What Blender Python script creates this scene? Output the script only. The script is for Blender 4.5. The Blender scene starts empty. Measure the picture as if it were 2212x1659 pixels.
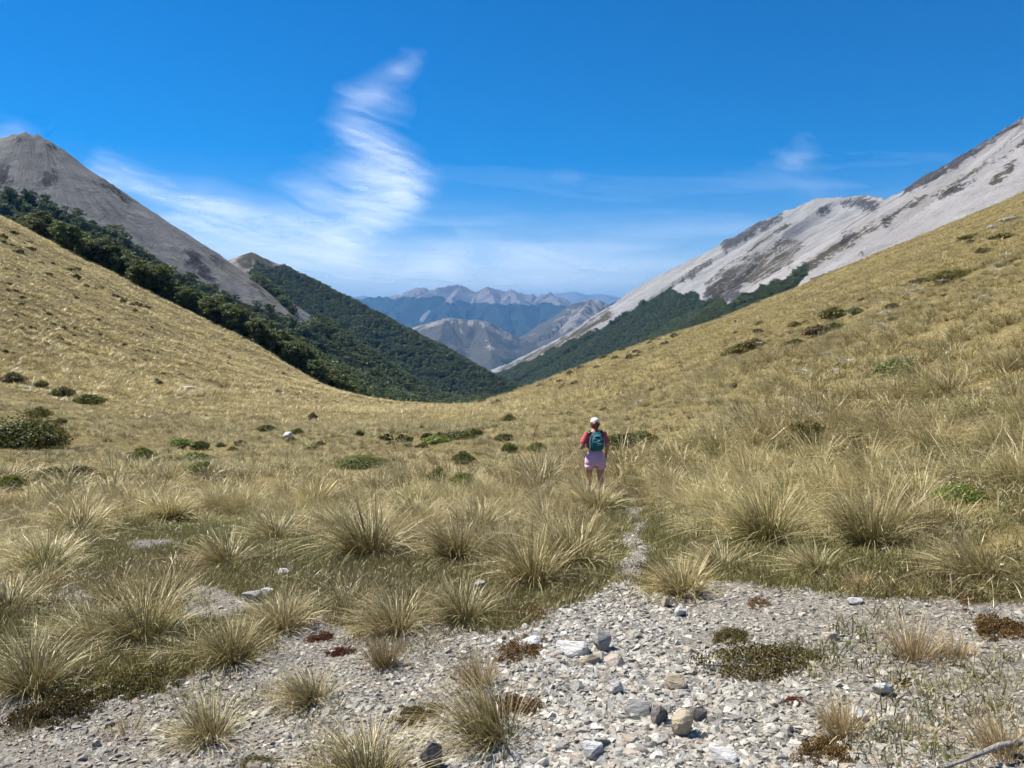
import bpy, bmesh, math, random
import numpy as np
from mathutils import Vector, Matrix, Euler
random.seed(7); rng = np.random.default_rng(7)
S = bpy.context.scene; COL = S.collection
# ------------------------------------------------------------------ camera
PITCH = math.atan((829.5 - 680.0) / 1670.0)
cam_data = bpy.data.cameras.new('camera'); cam = bpy.data.objects.new('camera', cam_data); COL.objects.link(cam)
cam_data.sensor_fit = 'HORIZONTAL'; cam_data.sensor_width = 36.0
cam_data.lens = 36.0 * 1670.0 / 2212.0
cam_data.clip_start = 0.05; cam_data.clip_end = 400000.0
cam.location = (0, 0, 0); cam.rotation_euler = (math.pi / 2 - PITCH, 0, 0)
S.camera = cam
CP, SP = math.cos(PITCH), math.sin(PITCH)
def pix_dir(xd, yd):                      # photograph pixel (2212 px wide scale) -> direction with y = 1
    cx = (xd - 1106.0) / 1670.0; cy = -(yd - 829.5) / 1670.0
    dy = CP + cy * SP; dz = -SP + cy * CP
    return cx / dy, dz / dy
def at(xd, yd, Y):
    u, v = pix_dir(xd, yd); return (u * Y, Y, v * Y)
def project(x, y, z):                     # world -> pixel of the 2212 scale (arrays)
    f = np.maximum(y * CP - z * SP, 1e-3); up = y * SP + z * CP
    return 1106.0 + 1670.0 * x / f, 829.5 - 1670.0 * up / f
# ------------------------------------------------------------------ light
SUN_EL, SUN_AZ = math.radians(54), math.radians(-62)      # azimuth measured from +Y, negative = to the left
sun_dir = Vector((math.sin(SUN_AZ) * math.cos(SUN_EL), math.cos(SUN_AZ) * math.cos(SUN_EL), math.sin(SUN_EL)))
sd = bpy.data.lights.new('sun', 'SUN'); sd.energy = 5.0; sd.angle = math.radians(0.53); sd.color = (1.0, 0.945, 0.85)
so = bpy.data.objects.new('sun', sd); COL.objects.link(so)
so.rotation_euler = sun_dir.to_track_quat('Z', 'Y').to_euler(); so.location = (0, 0, 400)
W = bpy.data.worlds.new('World'); S.world = W; W.use_nodes = True
W.cycles.sampling_method = 'MANUAL'; W.cycles.sample_map_resolution = 256
S.view_settings.view_transform = 'Standard'; S.view_settings.look = 'None'
S.view_settings.exposure = 0.8; S.view_settings.gamma = 1.0; S.view_settings.use_curve_mapping = False
S.cycles.use_denoising = True; S.cycles.max_bounces = 4; S.cycles.diffuse_bounces = 2; S.cycles.transmission_bounces = 2; S.cycles.glossy_bounces = 1; S.cycles.use_adaptive_sampling = True; S.cycles.adaptive_threshold = .03; S.cycles.adaptive_min_samples = 16
S.cycles.transparent_max_bounces = 6; S.cycles.volume_bounces = 0; S.cycles.use_light_tree = False

class NT:                                  # small helper to write node trees
    def __init__(s, tree): s.t = tree; s.n = tree.nodes; s.l = tree.links
    def new(s, kind, **kw):
        n = s.n.new(kind)
        for k, v in kw.items(): setattr(n, k, v)
        return n
    def put(s, sock, val):
        if isinstance(val, bpy.types.NodeSocket): s.l.new(val, sock)
        elif val is not None: sock.default_value = val
    def math(s, op, a, b=None, c=None, clamp=False):
        n = s.new('ShaderNodeMath', operation=op); n.use_clamp = clamp
        s.put(n.inputs[0], a); s.put(n.inputs[1], b)
        if c is not None: s.put(n.inputs[2], c)
        return n.outputs[0]
    def vmath(s, op, a, b=None):
        n = s.new('ShaderNodeVectorMath', operation=op); s.put(n.inputs[0], a)
        if b is not None: s.put(n.inputs[1], b)
        return n.outputs['Value'] if op in ('DOT_PRODUCT', 'LENGTH', 'DISTANCE') else n.outputs[0]
    def noise(s, vec, scale, detail=4, rough=0.55, dist=0.0, out=0):
        n = s.new('ShaderNodeTexNoise'); s.put(n.inputs['Vector'], vec); n.inputs['Scale'].default_value = scale
        n.inputs['Detail'].default_value = detail; n.inputs['Roughness'].default_value = rough; n.inputs['Distortion'].default_value = dist
        return n.outputs[out]
    def ramp(s, fac, stops, interp='LINEAR'):
        n = s.new('ShaderNodeValToRGB'); s.put(n.inputs[0], fac); cr = n.color_ramp; cr.interpolation = interp
        while len(cr.elements) < len(stops): cr.elements.new(0.5)
        for e, (p, c) in zip(cr.elements, stops):
            e.position = p; e.color = tuple(c) + (1,) if len(c) == 3 else c
        return n.outputs[0]
    def maprange(s, v, a, b, c=0.0, d=1.0, smooth=False):
        n = s.new('ShaderNodeMapRange'); n.interpolation_type = 'SMOOTHSTEP' if smooth else 'LINEAR'
        s.put(n.inputs[0], v)
        for i, q in zip((1, 2, 3, 4), (a, b, c, d)): n.inputs[i].default_value = q
        return n.outputs[0]
    def mix(s, fac, a, b, mode='MIX'):
        n = s.new('ShaderNodeMix', data_type='RGBA', blend_type=mode); s.put(n.inputs[0], fac)
        def c3(v): return tuple(v) + (1,) if isinstance(v, (tuple, list)) and len(v) == 3 else v
        s.put(n.inputs[6], c3(a)); s.put(n.inputs[7], c3(b)); return n.outputs[2]
    def attr(s, name, out='Fac', kind='GEOMETRY'):
        n = s.new('ShaderNodeAttribute', attribute_name=name, attribute_type=kind); return n.outputs[out]
    def bump(s, h, strength=0.5, dist=1.0):
        n = s.new('ShaderNodeBump'); s.put(n.inputs['Height'], h); n.inputs['Strength'].default_value = strength
        n.inputs['Distance'].default_value = dist; return n.outputs[0]

def build_sky():
    t = NT(W.node_tree); W.node_tree.nodes.clear()
    sky = t.new('ShaderNodeTexSky', sky_type='NISHITA'); sky.sun_disc = False
    sky.sun_elevation = SUN_EL; sky.sun_rotation = SUN_AZ          # rotation 0 looks along +Y
    sky.altitude = 1300; sky.air_density = 1.0; sky.dust_density = 0.15; sky.ozone_density = 3.0
    hs = t.new('ShaderNodeHueSaturation'); hs.inputs['Saturation'].default_value = 1.6; hs.inputs['Value'].default_value = 1.0
    t.put(hs.inputs['Color'], sky.outputs[0])
    col = t.mix(1.0, hs.outputs[0], (1.0, .895, 1.0), 'MULTIPLY')
    bg = t.new('ShaderNodeBackground'); bg.inputs['Strength'].default_value = 0.074; t.put(bg.inputs['Color'], col)
    o = t.new('ShaderNodeOutputWorld'); t.l.new(bg.outputs[0], o.inputs['Surface'])
build_sky()

# ------------------------------------------------------------------ noise and geometry helpers
def _hash(ix, iy, seed):
    h = (ix.astype(np.int64) * 374761393 + iy.astype(np.int64) * 668265263 + seed * 974634617) & 0xffffffff
    h = ((h ^ (h >> 13)) * 1274126177) & 0xffffffff
    return ((h ^ (h >> 16)) & 0xffff) / 65535.0
def vnoise(x, y, seed=0):
    ix = np.floor(x); iy = np.floor(y); fx = x - ix; fy = y - iy
    fx = fx * fx * fx * (fx * (fx * 6 - 15) + 10); fy = fy * fy * fy * (fy * (fy * 6 - 15) + 10)
    a = _hash(ix, iy, seed); b = _hash(ix + 1, iy, seed); c = _hash(ix, iy + 1, seed); d = _hash(ix + 1, iy + 1, seed)
    return (a + (b - a) * fx) * (1 - fy) + (c + (d - c) * fx) * fy
def fbm(x, y, seed=0, oct=4, gain=.5):
    s = 0.0; a = 1.0; n = 0.0
    for i in range(oct):
        s = s + a * (vnoise(x, y, seed + i * 17) * 2 - 1); n += a; a *= gain; x = x * 2.03 + 11.7; y = y * 2.03 - 5.3
    return s / n
def ridged(x, y, seed=0, oct=4):
    s = 0.0; a = 1.0; n = 0.0
    for i in range(oct):
        s = s + a * (1 - np.abs(vnoise(x, y, seed + i * 17) * 2 - 1)); n += a; a *= .5; x = x * 2.03 + 3.1; y = y * 2.03 + 7.9
    return s / n
def sstep(a, b, x):
    t = np.clip((x - a) / (b - a), 0, 1); return t * t * (3 - 2 * t)
def splus(x, w): return w * np.logaddexp(0, x / w)
def in_poly(px, py, poly):
    px = np.asarray(px); py = np.asarray(py); c = np.zeros(px.shape, bool); n = len(poly)
    for i in range(n):
        x1, y1 = poly[i]; x2, y2 = poly[(i + 1) % n]
        if y1 == y2: continue
        c ^= ((y1 > py) != (y2 > py)) & (px < (x2 - x1) * (py - y1) / (y2 - y1) + x1)
    return c
def mesh_obj(name, verts, faces, mat=None, parent=None, attrs=None, smooth=True, link=True):
    me = bpy.data.meshes.new(name)
    verts = np.asarray(verts, np.float32).reshape(-1, 3); 
    faces = faces if isinstance(faces, list) else np.asarray(faces, np.int32)
    if isinstance(faces, list): me.from_pydata(verts.tolist(), [], faces)
    else:
        k = faces.shape[1]; me.vertices.add(len(verts)); me.vertices.foreach_set('co', verts.ravel())
        me.loops.add(faces.size); me.loops.foreach_set('vertex_index', faces.ravel())
        me.polygons.add(len(faces)); me.polygons.foreach_set('loop_start', np.arange(0, faces.size, k, dtype=np.int32))
        me.update(calc_edges=True)
    if smooth: me.shade_smooth()
    if attrs:
        for k, v in attrs.items():
            v = np.asarray(v, np.float32)
            if v.ndim == 1: me.attributes.new(k, 'FLOAT', 'POINT').data.foreach_set('value', v)
            else: me.attributes.new(k, 'FLOAT_VECTOR', 'POINT').data.foreach_set('vector', v.ravel())
    if mat: me.materials.append(mat)
    o = bpy.data.objects.new(name, me)
    if link: COL.objects.link(o)
    if parent: o.parent = parent
    return o
def tag(o, label=None, cat=None, group=None, kind=None):
    if label: o['label'] = label
    if cat: o['category'] = cat
    if group: o['group'] = group
    if kind: o['kind'] = kind
    return o
def empty(name, loc, rz=0):
    o = bpy.data.objects.new(name, None); COL.objects.link(o); o.location = loc; o.rotation_euler = (0, 0, rz); o.empty_display_size = .1; return o
def material(name):
    m = bpy.data.materials.new(name); m.use_nodes = True; m.node_tree.nodes.clear(); t = NT(m.node_tree)
    out = t.new('ShaderNodeOutputMaterial'); return m, t, out
def principled(t, out, col, rough=.9, normal=None, spec=.2, **kw):
    p = t.new('ShaderNodeBsdfPrincipled'); c = col
    if isinstance(col, (tuple, list)) and len(col) == 3: c = tuple(col) + (1,)
    t.put(p.inputs['Base Color'], c); t.put(p.inputs['Roughness'], rough); p.inputs['Specular IOR Level'].default_value = spec
    if normal is not None: t.put(p.inputs['Normal'], normal)
    t.l.new(p.outputs[0], out.inputs['Surface']); return p
def grid_faces(n, m, closed=False):
    i = np.arange(n - 1)[:, None]; j = np.arange(m - 1)[None, :]
    a = (i * m + j).ravel(); f = np.stack([a, a + 1, a + m + 1, a + m], 1)
    if closed:
        i = np.arange(n - 1); b = np.stack([i * m + m - 1, i * m, (i + 1) * m, (i + 1) * m + m - 1], 1); f = np.concatenate([f, b])
    return f

# ------------------------------------------------------------------ ground of the saddle, valley and basin (one sheet)
_ys = np.arange(-60, 420, .5)
_ka = np.interp(_ys, [-60, -5, 0, 3, 6, 9, 12, 15, 22, 30, 45, 60, 100, 150, 200, 420],
                     [-1.2, -1.45, -1.52, -1.78, -2.25, -2.72, -3.18, -3.6, -4.3, -4.95, -6.3, -7.6, -11.9, -17.4, -22.5, -46])
_kern = np.ones(9) / 9; _ka = np.convolve(np.pad(_ka, 4, mode='edge'), _kern, 'valid')
def floor_z(y): return np.interp(y, [-500, 150, 200, 300, 400, 500, 800, 1100, 2000, 3500, 5000, 9000, 60000], [-35, -40, -42, -52, -60, -68, -92, -122, -215, -330, -410, -430, -430])
def ground_z(x, y, fine=True):
    x = np.asarray(x, float); y = np.asarray(y, float)
    a = np.interp(y, _ys, _ka)
    xr = 3.5 - 8.5 * sstep(35, 140, y) * (1 - .75 * sstep(10, 45, x))                        # the right slope closes in on the notch
    right = .412 * (splus(x - xr, 2.2) - splus(np.full_like(x, -3.5), 2.2))
    tl = np.maximum((-x - 10.5) / 46, 0); left = .50 * 46 * np.where(tl < 1, tl * tl / 2, tl - .5)
    add = right + left; add = np.where(add > 60, 60 + 110 * np.tanh((add - 60) / 110), add)
    w = sstep(-45, 10, x)                                     # 0 left, 1 right
    crest = 150 + 70 * sstep(5, 60, x) + 40 * sstep(-15, -70, x) * 0 + 45 * (1 - sstep(-70, -20, x))
    k = .32 * (1 - sstep(-90, -25, -(-x)) * 0) ; k = .12 + .24 * sstep(-75, -25, x) + .12 * sstep(20, 80, x)
    und = 0.0
    rr = np.hypot(x, y)
    und = fbm(x / 9, y / 9, 3, 3) * .22 * sstep(6, 30, rr) + fbm(x / 38, y / 38, 5, 3) * 1.3 * sstep(30, 120, rr) * sstep(12, 40, np.abs(x))
    und = und + fbm(x / 1.6, y / 1.6, 9, 3) * .045
    z = a + add - k * splus(y - crest, 9) + und - .26 * np.exp(-((x - 1.7) ** 2 + (y - 15) ** 2) / 14)
    f = floor_z(y) + fbm(x / 160, y / 160, 21, 4) * np.clip((y - 250) / 40, 0, 9) + np.maximum(np.abs(x) - 160, 0) * .04
    m = 8.0
    z = np.where(y > 120, m * np.logaddexp(z / m, f / m), z)
    far = sstep(900, 2600, rr); return z * (1 - far) + np.maximum(f, -430) * far if fine else z
def ground_hit(xd, yd, y0=.9, y1=260.0):
    u, v = pix_dir(xd, yd); Y = np.geomspace(y0, y1, 4000); g = ground_z(u * Y, Y) - v * Y
    i = np.argmax(g > 0)
    if g[i] <= 0: i = len(Y) - 1
    if i == 0: return (u * Y[0], Y[0], float(ground_z(u * Y[0], Y[0])))
    a, b = Y[i - 1], Y[i]; t = g[i - 1] / (g[i - 1] - g[i]); y = a + (b - a) * t
    return (u * y, y, float(ground_z(u * y, y)))
def ground_poly(pts): return [ground_hit(x, y)[:2] for x, y in pts]
GRAVEL = [ground_poly(p) for p in (
    [(-1100,2000),(-1100,1580),(0,1505),(110,1530),(200,1500),(300,1452),(380,1462),(450,1440),(540,1420),(600,1380),(660,1345),(740,1330),(800,1390),(900,1330),(990,1350),(1060,1365),(1180,1322),(1290,1300),
     (1325,1245),(1352,1205),(1358,1162),(1348,1120),(1338,1096),(1372,1086),(1402,1120),(1414,1165),(1410,1205),(1400,1250),(1450,1290),(1500,1262),(1600,1252),(1800,1272),(2060,1285),(2230,1310),(3400,1400),(3400,2000),(1106,2100)],
    [(360,1275),(450,1262),(560,1300),(540,1350),(430,1345)], [(235,1178),(300,1165),(410,1162),(400,1180),(300,1192)], [(110,1290),(170,1255),(210,1290),(150,1330)],)]
TURF = [ground_poly(p) for p in (
    [(130,1230),(180,1150),(300,1130),(470,1120),(640,1140),(760,1190),(900,1200),(1080,1230),(1250,1225),(1340,1180),(1345,1230),(1290,1305),(1180,1325),(1060,1370),(800,1340),(650,1330),(450,1270),(350,1270),(200,1290)],
    [(1400,1200),(1500,1160),(1650,1180),(1900,1190),(2100,1220),(2300,1200),(2400,1300),(2060,1285),(1800,1272),(1500,1265),(1420,1290)],
    [(-300,1560),(-300,1300),(100,1300),(350,1340),(650,1340),(600,1380),(540,1420),(450,1440),(300,1452),(110,1530),(0,1505)], [(1395,1100),(1450,1110),(1480,1180),(1408,1195)], [(1280,1130),(1340,1095),(1350,1165),(1320,1215)],)]
def soft_poly(x, y, polys, w=.12, seed=41):
    jx = x + fbm(x / .5, y / .5, seed, 3) * w * 1.6; jy = y + fbm(x / .5, y / .5, seed + 5, 3) * w * 1.6
    m = np.zeros(np.shape(x), bool)
    for p in polys: m |= in_poly(jx, jy, p)
    return m

def make_ground():
    th = np.radians(np.concatenate([np.arange(-180, -52, 4.0), np.arange(-52, 52.01, .3), np.arange(54, 180, 4.0)]))
    r = np.concatenate([[.25], np.geomspace(.5, 60, 260), np.geomspace(61, 420, 120), np.geomspace(430, 60000, 110)])
    R, T = np.meshgrid(r, th, indexing='ij'); x = R * np.sin(T); y = R * np.cos(T)
    z = ground_z(x, y)
    # path is trodden a little lower
    gm = soft_poly(x, y, GRAVEL, .15).astype(float); tm = soft_poly(x, y, TURF, .3).astype(float)
    far = sstep(300, 380, R)
    o = mesh_obj('ground', np.stack([x, y, z], -1), grid_faces(len(r), len(th), True)[:, ::-1], None,
                 attrs={'gravel': gm.ravel(), 'turf': tm.ravel(), 'far': far.ravel()})
    tag(o, kind='structure')
    m, t, out = material('ground'); g = t.new('ShaderNodeNewGeometry').outputs['Position']
    n1 = t.noise(g, 6.0, 6, .65); n2 = t.noise(g, 45.0, 5, .6); n3 = t.noise(g, .5, 4, .6)
    thatch = t.ramp(t.math('ADD', t.math('MULTIPLY', n1, .6), t.math('MULTIPLY', n3, .4)), [(.34, (.05, .042, .018)), (.5, (.15, .12, .05)), (.68, (.30, .24, .11))])
    turf = t.ramp(n1, [(.3, (.05, .06, .018)), (.5, (.11, .115, .038)), (.7, (.19, .165, .07))])
    grit = t.ramp(n2, [(.3, (.07, .063, .050)), (.5, (.17, .155, .13)), (.72, (.38, .355, .305))])
    wood = t.ramp(t.noise(g, .03, 4, .6), [(.35, (.030, .042, .018)), (.65, (.06, .07, .03))])
    basin = t.ramp(t.noise(g, .0016, 5, .6), [(.36, (.035, .05, .025)), (.46, (.15, .12, .07)), (.6, (.26, .20, .12))])
    c = t.mix(t.attr('turf'), thatch, turf); c = t.mix(t.attr('gravel'), c, grit)
    yy = t.new('ShaderNodeSeparateXYZ'); t.put(yy.inputs[0], g)
    c = t.mix(t.attr('far'), c, t.mix(t.maprange(yy.outputs[1], 2500, 3600), wood, basin))
    principled(t, out, c, .95, t.bump(t.math('ADD', t.math('MULTIPLY', n2, .25), n1), .6, .05), .1)
    o.data.materials.append(m); return o
GROUND = make_ground()

# ------------------------------------------------------------------ mountains
def land_h(x, y, ridges, soft=10.0):
    """height, ridge-wise coordinate and distance to the crest; ridges: (points, slope, [break distance, lower slope])"""
    best = np.full(x.shape, -1e9); al = np.zeros_like(x); ds = np.zeros_like(x); base = 0.0
    for rd in ridges:
        P, s = rd[0], rd[1]; brk, s2 = (rd[2], rd[3]) if len(rd) > 3 else (1e9, s)
        for i in range(len(P) - 1):
            (x1, y1, z1), (x2, y2, z2) = P[i], P[i + 1]; L = math.hypot(x2 - x1, y2 - y1)
            t = np.clip(((x - x1) * (x2 - x1) + (y - y1) * (y2 - y1)) / (L * L), 0, 1)
            qx = x1 + t * (x2 - x1); qy = y1 + t * (y2 - y1); d = np.hypot(x - qx, y - qy)
            h = z1 + t * (z2 - z1) - np.where(d < brk, s * d, s * brk + s2 * (d - brk))
            m = h > best
            # direction of the fall line as an extra running coordinate so that streaks fan out at peaks
            ang = np.arctan2(x - qx, qy - y)
            al = np.where(m, base + t * L + ang * 60.0, al); ds = np.where(m, d, ds); best = np.maximum(best, h); base += L
    return best, al, ds
def sector(name, a0, a1, da, radii, hfun, mat, label=None, cat=None):
    th = np.radians(np.arange(a0, a1 + da / 2, da)); R, T = np.meshgrid(radii, th, indexing='ij')
    x = R * np.sin(T); y = R * np.cos(T); z, at_ = hfun(x, y)
    g = ground_z(x, y)
    f = grid_faces(len(radii), len(th))[:, ::-1]
    under = (z < g - 25).ravel(); keep = ~(under[f].all(1)); f = f[keep]
    used = np.unique(f); mp = np.full(x.size, -1, np.int64); mp[used] = np.arange(len(used))
    V = np.stack([x, y, z], -1).reshape(-1, 3)[used]
    o = mesh_obj(name, V, mp[f].astype(np.int32), mat, attrs={k: np.asarray(v).reshape(x.size, -1)[used].squeeze() for k, v in at_.items()})
    tag(o, label, cat, kind='structure'); return o
_off = np.array([(math.cos(i * 2.4) * math.sqrt((i + .5) / 14), math.sin(i * 2.4) * math.sqrt((i + .5) / 14)) for i in range(14)])
def pmask(x, y, z, polys, jit=6.0, seed=90, sc=25.0):
    """soft 0..1 zones of rock, scree and wood; the material tears their edges with noise"""
    px, py = project(x, y, z); shp = px.shape; px = px.ravel(); py = py.ravel(); m = np.zeros(px.size)
    px = px + fbm(px / sc, py / sc, seed, 3) * jit; py = py + fbm(px / sc, py / sc, seed + 3, 3) * jit; rad = jit * 1.4
    for p in polys:
        q = np.array(p); k = np.nonzero((px > q[:, 0].min() - rad) & (px < q[:, 0].max() + rad) & (py > q[:, 1].min() - rad) & (py < q[:, 1].max() + rad))[0]
        if not len(k): continue
        a = np.zeros(len(k))
        for ox, oy in _off: a += in_poly(px[k] + ox * rad, py[k] + oy * rad, p)
        m[k] = np.maximum(m[k], a / len(_off))
    return m.reshape(shp)
def scree_material(name, scree, rock, brown, forest, streak=.02, bump_d=1.0, warm=(.40, .36, .33), near=None):
    m, t, out = material(name); g = t.new('ShaderNodeNewGeometry').outputs['Position']
    fl = t.attr('flow', 'Vector')
    s1 = t.noise(t.vmath('MULTIPLY', fl, (streak, streak * .07, 0)), 3.0, 6, .62)
    s3 = t.noise(t.vmath('MULTIPLY', fl, (streak * 3.5, streak * .16, 0)), 3.0, 4, .65)
    s2 = t.noise(t.vmath('MULTIPLY', fl, (streak * .3, streak * .03, 0)), 2.0, 4, .6)
    n = t.noise(g, streak * 1.5, 7, .66); nf = t.noise(g, streak * 12, 5, .72)
    if near: scree_c = t.mix(t.attr('near'), scree, near)
    else: scree_c = t.mix(0.0, scree, scree)
    def sc(k): return t.mix(1.0, scree_c, (k, k, k), 'MULTIPLY')
    base = t.mix(t.maprange(t.math('ADD', t.math('MULTIPLY', s1, .6), t.math('MULTIPLY', s3, .4)), .38, .62), sc(.62), sc(1.22))
    base = t.mix(t.math('MULTIPLY', t.maprange(s2, .48, .62), .7), base, warm)
    base = t.mix(t.math('MULTIPLY', t.maprange(n, .48, .66), .6), base, sc(.60))
    base = t.mix(t.math('MULTIPLY', t.maprange(nf, .5, .72), .35), base, sc(.5))
    def dev(v, k): return t.math('MULTIPLY', t.math('SUBTRACT', v, .5), k)
    mixn = t.math('ADD', t.math('ADD', dev(n, 2.0), dev(nf, 2.0)), t.math('ADD', dev(s1, 2.4), dev(s3, 1.8)))        # swings about 0
    def zone(a, lo=.46, hi=.56): return t.math('MULTIPLY', t.maprange(t.math('ADD', t.math('SUBTRACT', a, .12), mixn), lo, hi), t.maprange(a, .02, .15))
    rk = t.mix(t.maprange(nf, .35, .65), tuple(c * .5 for c in rock), tuple(c * 1.5 for c in rock))
    rz = zone(t.attr('rock')); c = t.mix(rz, base, rk)
    bw = t.mix(t.maprange(nf, .35, .65), tuple(c_ * .6 for c_ in brown), tuple(c_ * 1.4 for c_ in brown))
    c = t.mix(zone(t.attr('brown')), c, bw)
    fo = t.mix(t.maprange(nf, .3, .7), tuple(c_ * .6 for c_ in forest), tuple(c_ * 1.4 for c_ in forest))
    c = t.mix(t.maprange(t.math('ADD', t.attr('forest'), t.math('MULTIPLY', mixn, .35)), .42, .52), c, fo)
    h = t.math('ADD', t.math('ADD', n, t.math('MULTIPLY', nf, .30)), t.math('ADD', t.math('MULTIPLY', s1, .6), t.math('MULTIPLY', s3, .25)))
    h = t.math('ADD', h, t.math('MULTIPLY', rz, t.math('MULTIPLY', nf, .8)))
    principled(t, out, c, .95, t.bump(h, 1.0, bump_d), .08); return m
def A(*p): return [at(*q) for q in p]

# --- scree cone on the left
L1R = [(A((-900,330,1000),(-500,345,880),(-150,350,760),(0,300,715),(55,283,700),(95,296,700)), .70, 420, .30),
       (A((95,296,700),(150,336,712),(235,397,730),(330,462,735),(430,535,740),(540,618,740),(640,690,740)), .70, 380, .3)]
def h_L1(x, y):
    z, al, ds = land_h(x, y, L1R)
    w = np.clip(ds / 60, 0, 1)
    z = z + fbm(al / 45, ds / 400, 61, 4) * 5.0 * w + fbm(x / 90, y / 90, 62, 4) * 5.0 * w + fbm(x / 14, y / 14, 66, 3) * .8 + fbm(al / 16, al * 0, 67, 4) * 2.6 * (1 - w)
    rock = pmask(x, y, z, [[(85,372),(118,362),(128,385),(112,400),(92,398)], [(398,545),(430,540),(440,580),(480,610),(440,612),(412,580)], [(440,545),(470,550),(485,575),(455,570)],
          [(20,296),(45,292),(60,300),(35,306)], [(95,305),(140,332),(125,335),(92,316)], [(-40,350),(20,360),(30,400),(-40,400)], [(200,380),(250,400),(300,440),(270,440),(215,405)], [(520,590),(560,620),(580,650),(540,630)]], 8)
    z = z + rock * (ridged(x / 9, y / 9, 63, 4) - .45) * 6
    forest = pmask(x, y, z, [[(640,693),(570,672),(500,640),(400,596),(300,535),(200,482),(60,425),(-80,395),(-400,420),(-400,1200),(1200,1200),(1100,800),(700,700)], [(530,600),(570,620),(640,690),(620,650),(570,600)]], 3)
    brown = pmask(x, y, z, [[(470,555),(560,610),(620,670),(600,670),(540,625),(470,575)]], 5) * .7
    return z, {'flow': np.stack([al, ds, 0 * al], -1), 'rock': rock * .85, 'forest': forest, 'brown': brown}
M_L1 = scree_material('grey_scree', (.192, .190, .180), (.070, .067, .070), (.12, .105, .06), (.022, .032, .013), .05, 2.6, (.215, .207, .192))
# --- forested hill with a bare top behind it
BR = [(A((200,640,1900),(400,605,1700),(490,568,1540),(520,551,1500),(545,544,1490),(575,558,1490),(605,578,1480),(660,602,1450),(740,640,1400),(800,672,1350),(870,714,1300),(1000,784,1200),(1110,835,1120),(1180,850,1080)), .58, 420, .3)]
def h_B(x, y):
    z, al, ds = land_h(x, y, BR)
    w = np.clip(ds / 120, 0, 1)
    z = z + fbm(al / 110, ds / 600, 71, 3) * 16 * w + fbm(x / 120, y / 120, 72, 4) * 9 * w + fbm(x / 20, y / 20, 73, 3) * 1.5
    forest = pmask(x, y, z, [[(1300,900),(1100,826),(870,700),(740,626),(660,592),(612,574),(588,588),(556,566),(540,590),(575,618),(605,632),(560,640),(400,640),(300,1000)]], 3)
    rock = pmask(x, y, z, [[(505,560),(545,540),(590,560),(600,590),(560,580),(530,578)]], 3)
    return z, {'flow': np.stack([al, ds, 0 * al], -1), 'rock': rock * .9, 'forest': forest, 'brown': rock * .65}
M_B = scree_material('brown_scree', (.19, .17, .145), (.085, .078, .068), (.075, .065, .04), (.022, .034, .014), .03, 3.0)
# --- long scree range on the right: near shoulder, bowl, far spur
RR = [(A((3300,-260,950),(2700,-20,950),(2400,160,950),(2212,266,950),(2160,310,975),(2100,348,1000),(2010,392,1060),(1950,416,1160)), .62),
      (A((1950,416,1160),(1915,430,1420),(1870,423,1650),(1770,428,1760),(1700,455,1860),(1640,482,1950),(1560,528,2080),(1500,562,2200),(1400,622,2500),(1340,660,2750),(1300,684,2900),(1200,735,3300),(1100,783,3700),(1040,806,4000),(990,830,4200)), .62, 620, .5),
      (A((1960,424,1150),(1850,500,1030),(1740,575,930),(1690,632,880),(1640,690,800)), .62),
      (A((1700,480,1820),(1640,560,1600),(1560,640,1440),(1500,720,1300)), .70), (A((1770,470,1700),(1730,570,1480),(1650,660,1330)), .70),
      (A((1600,520,2000),(1540,590,1800),(1500,625,1700),(1440,700,1600)), .70)]
RFOR = [[(1040,815),(1075,806),(1130,786),(1210,748),(1300,708),(1345,680),(1400,648),(1450,622),(1470,640),(1500,624),(1515,655),(1545,640),(1575,660),(1610,640),(1640,622),(1700,600),(1742,566),(1745,590),(1700,640),(1600,760),(1300,1000),(1000,1000)]]
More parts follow.
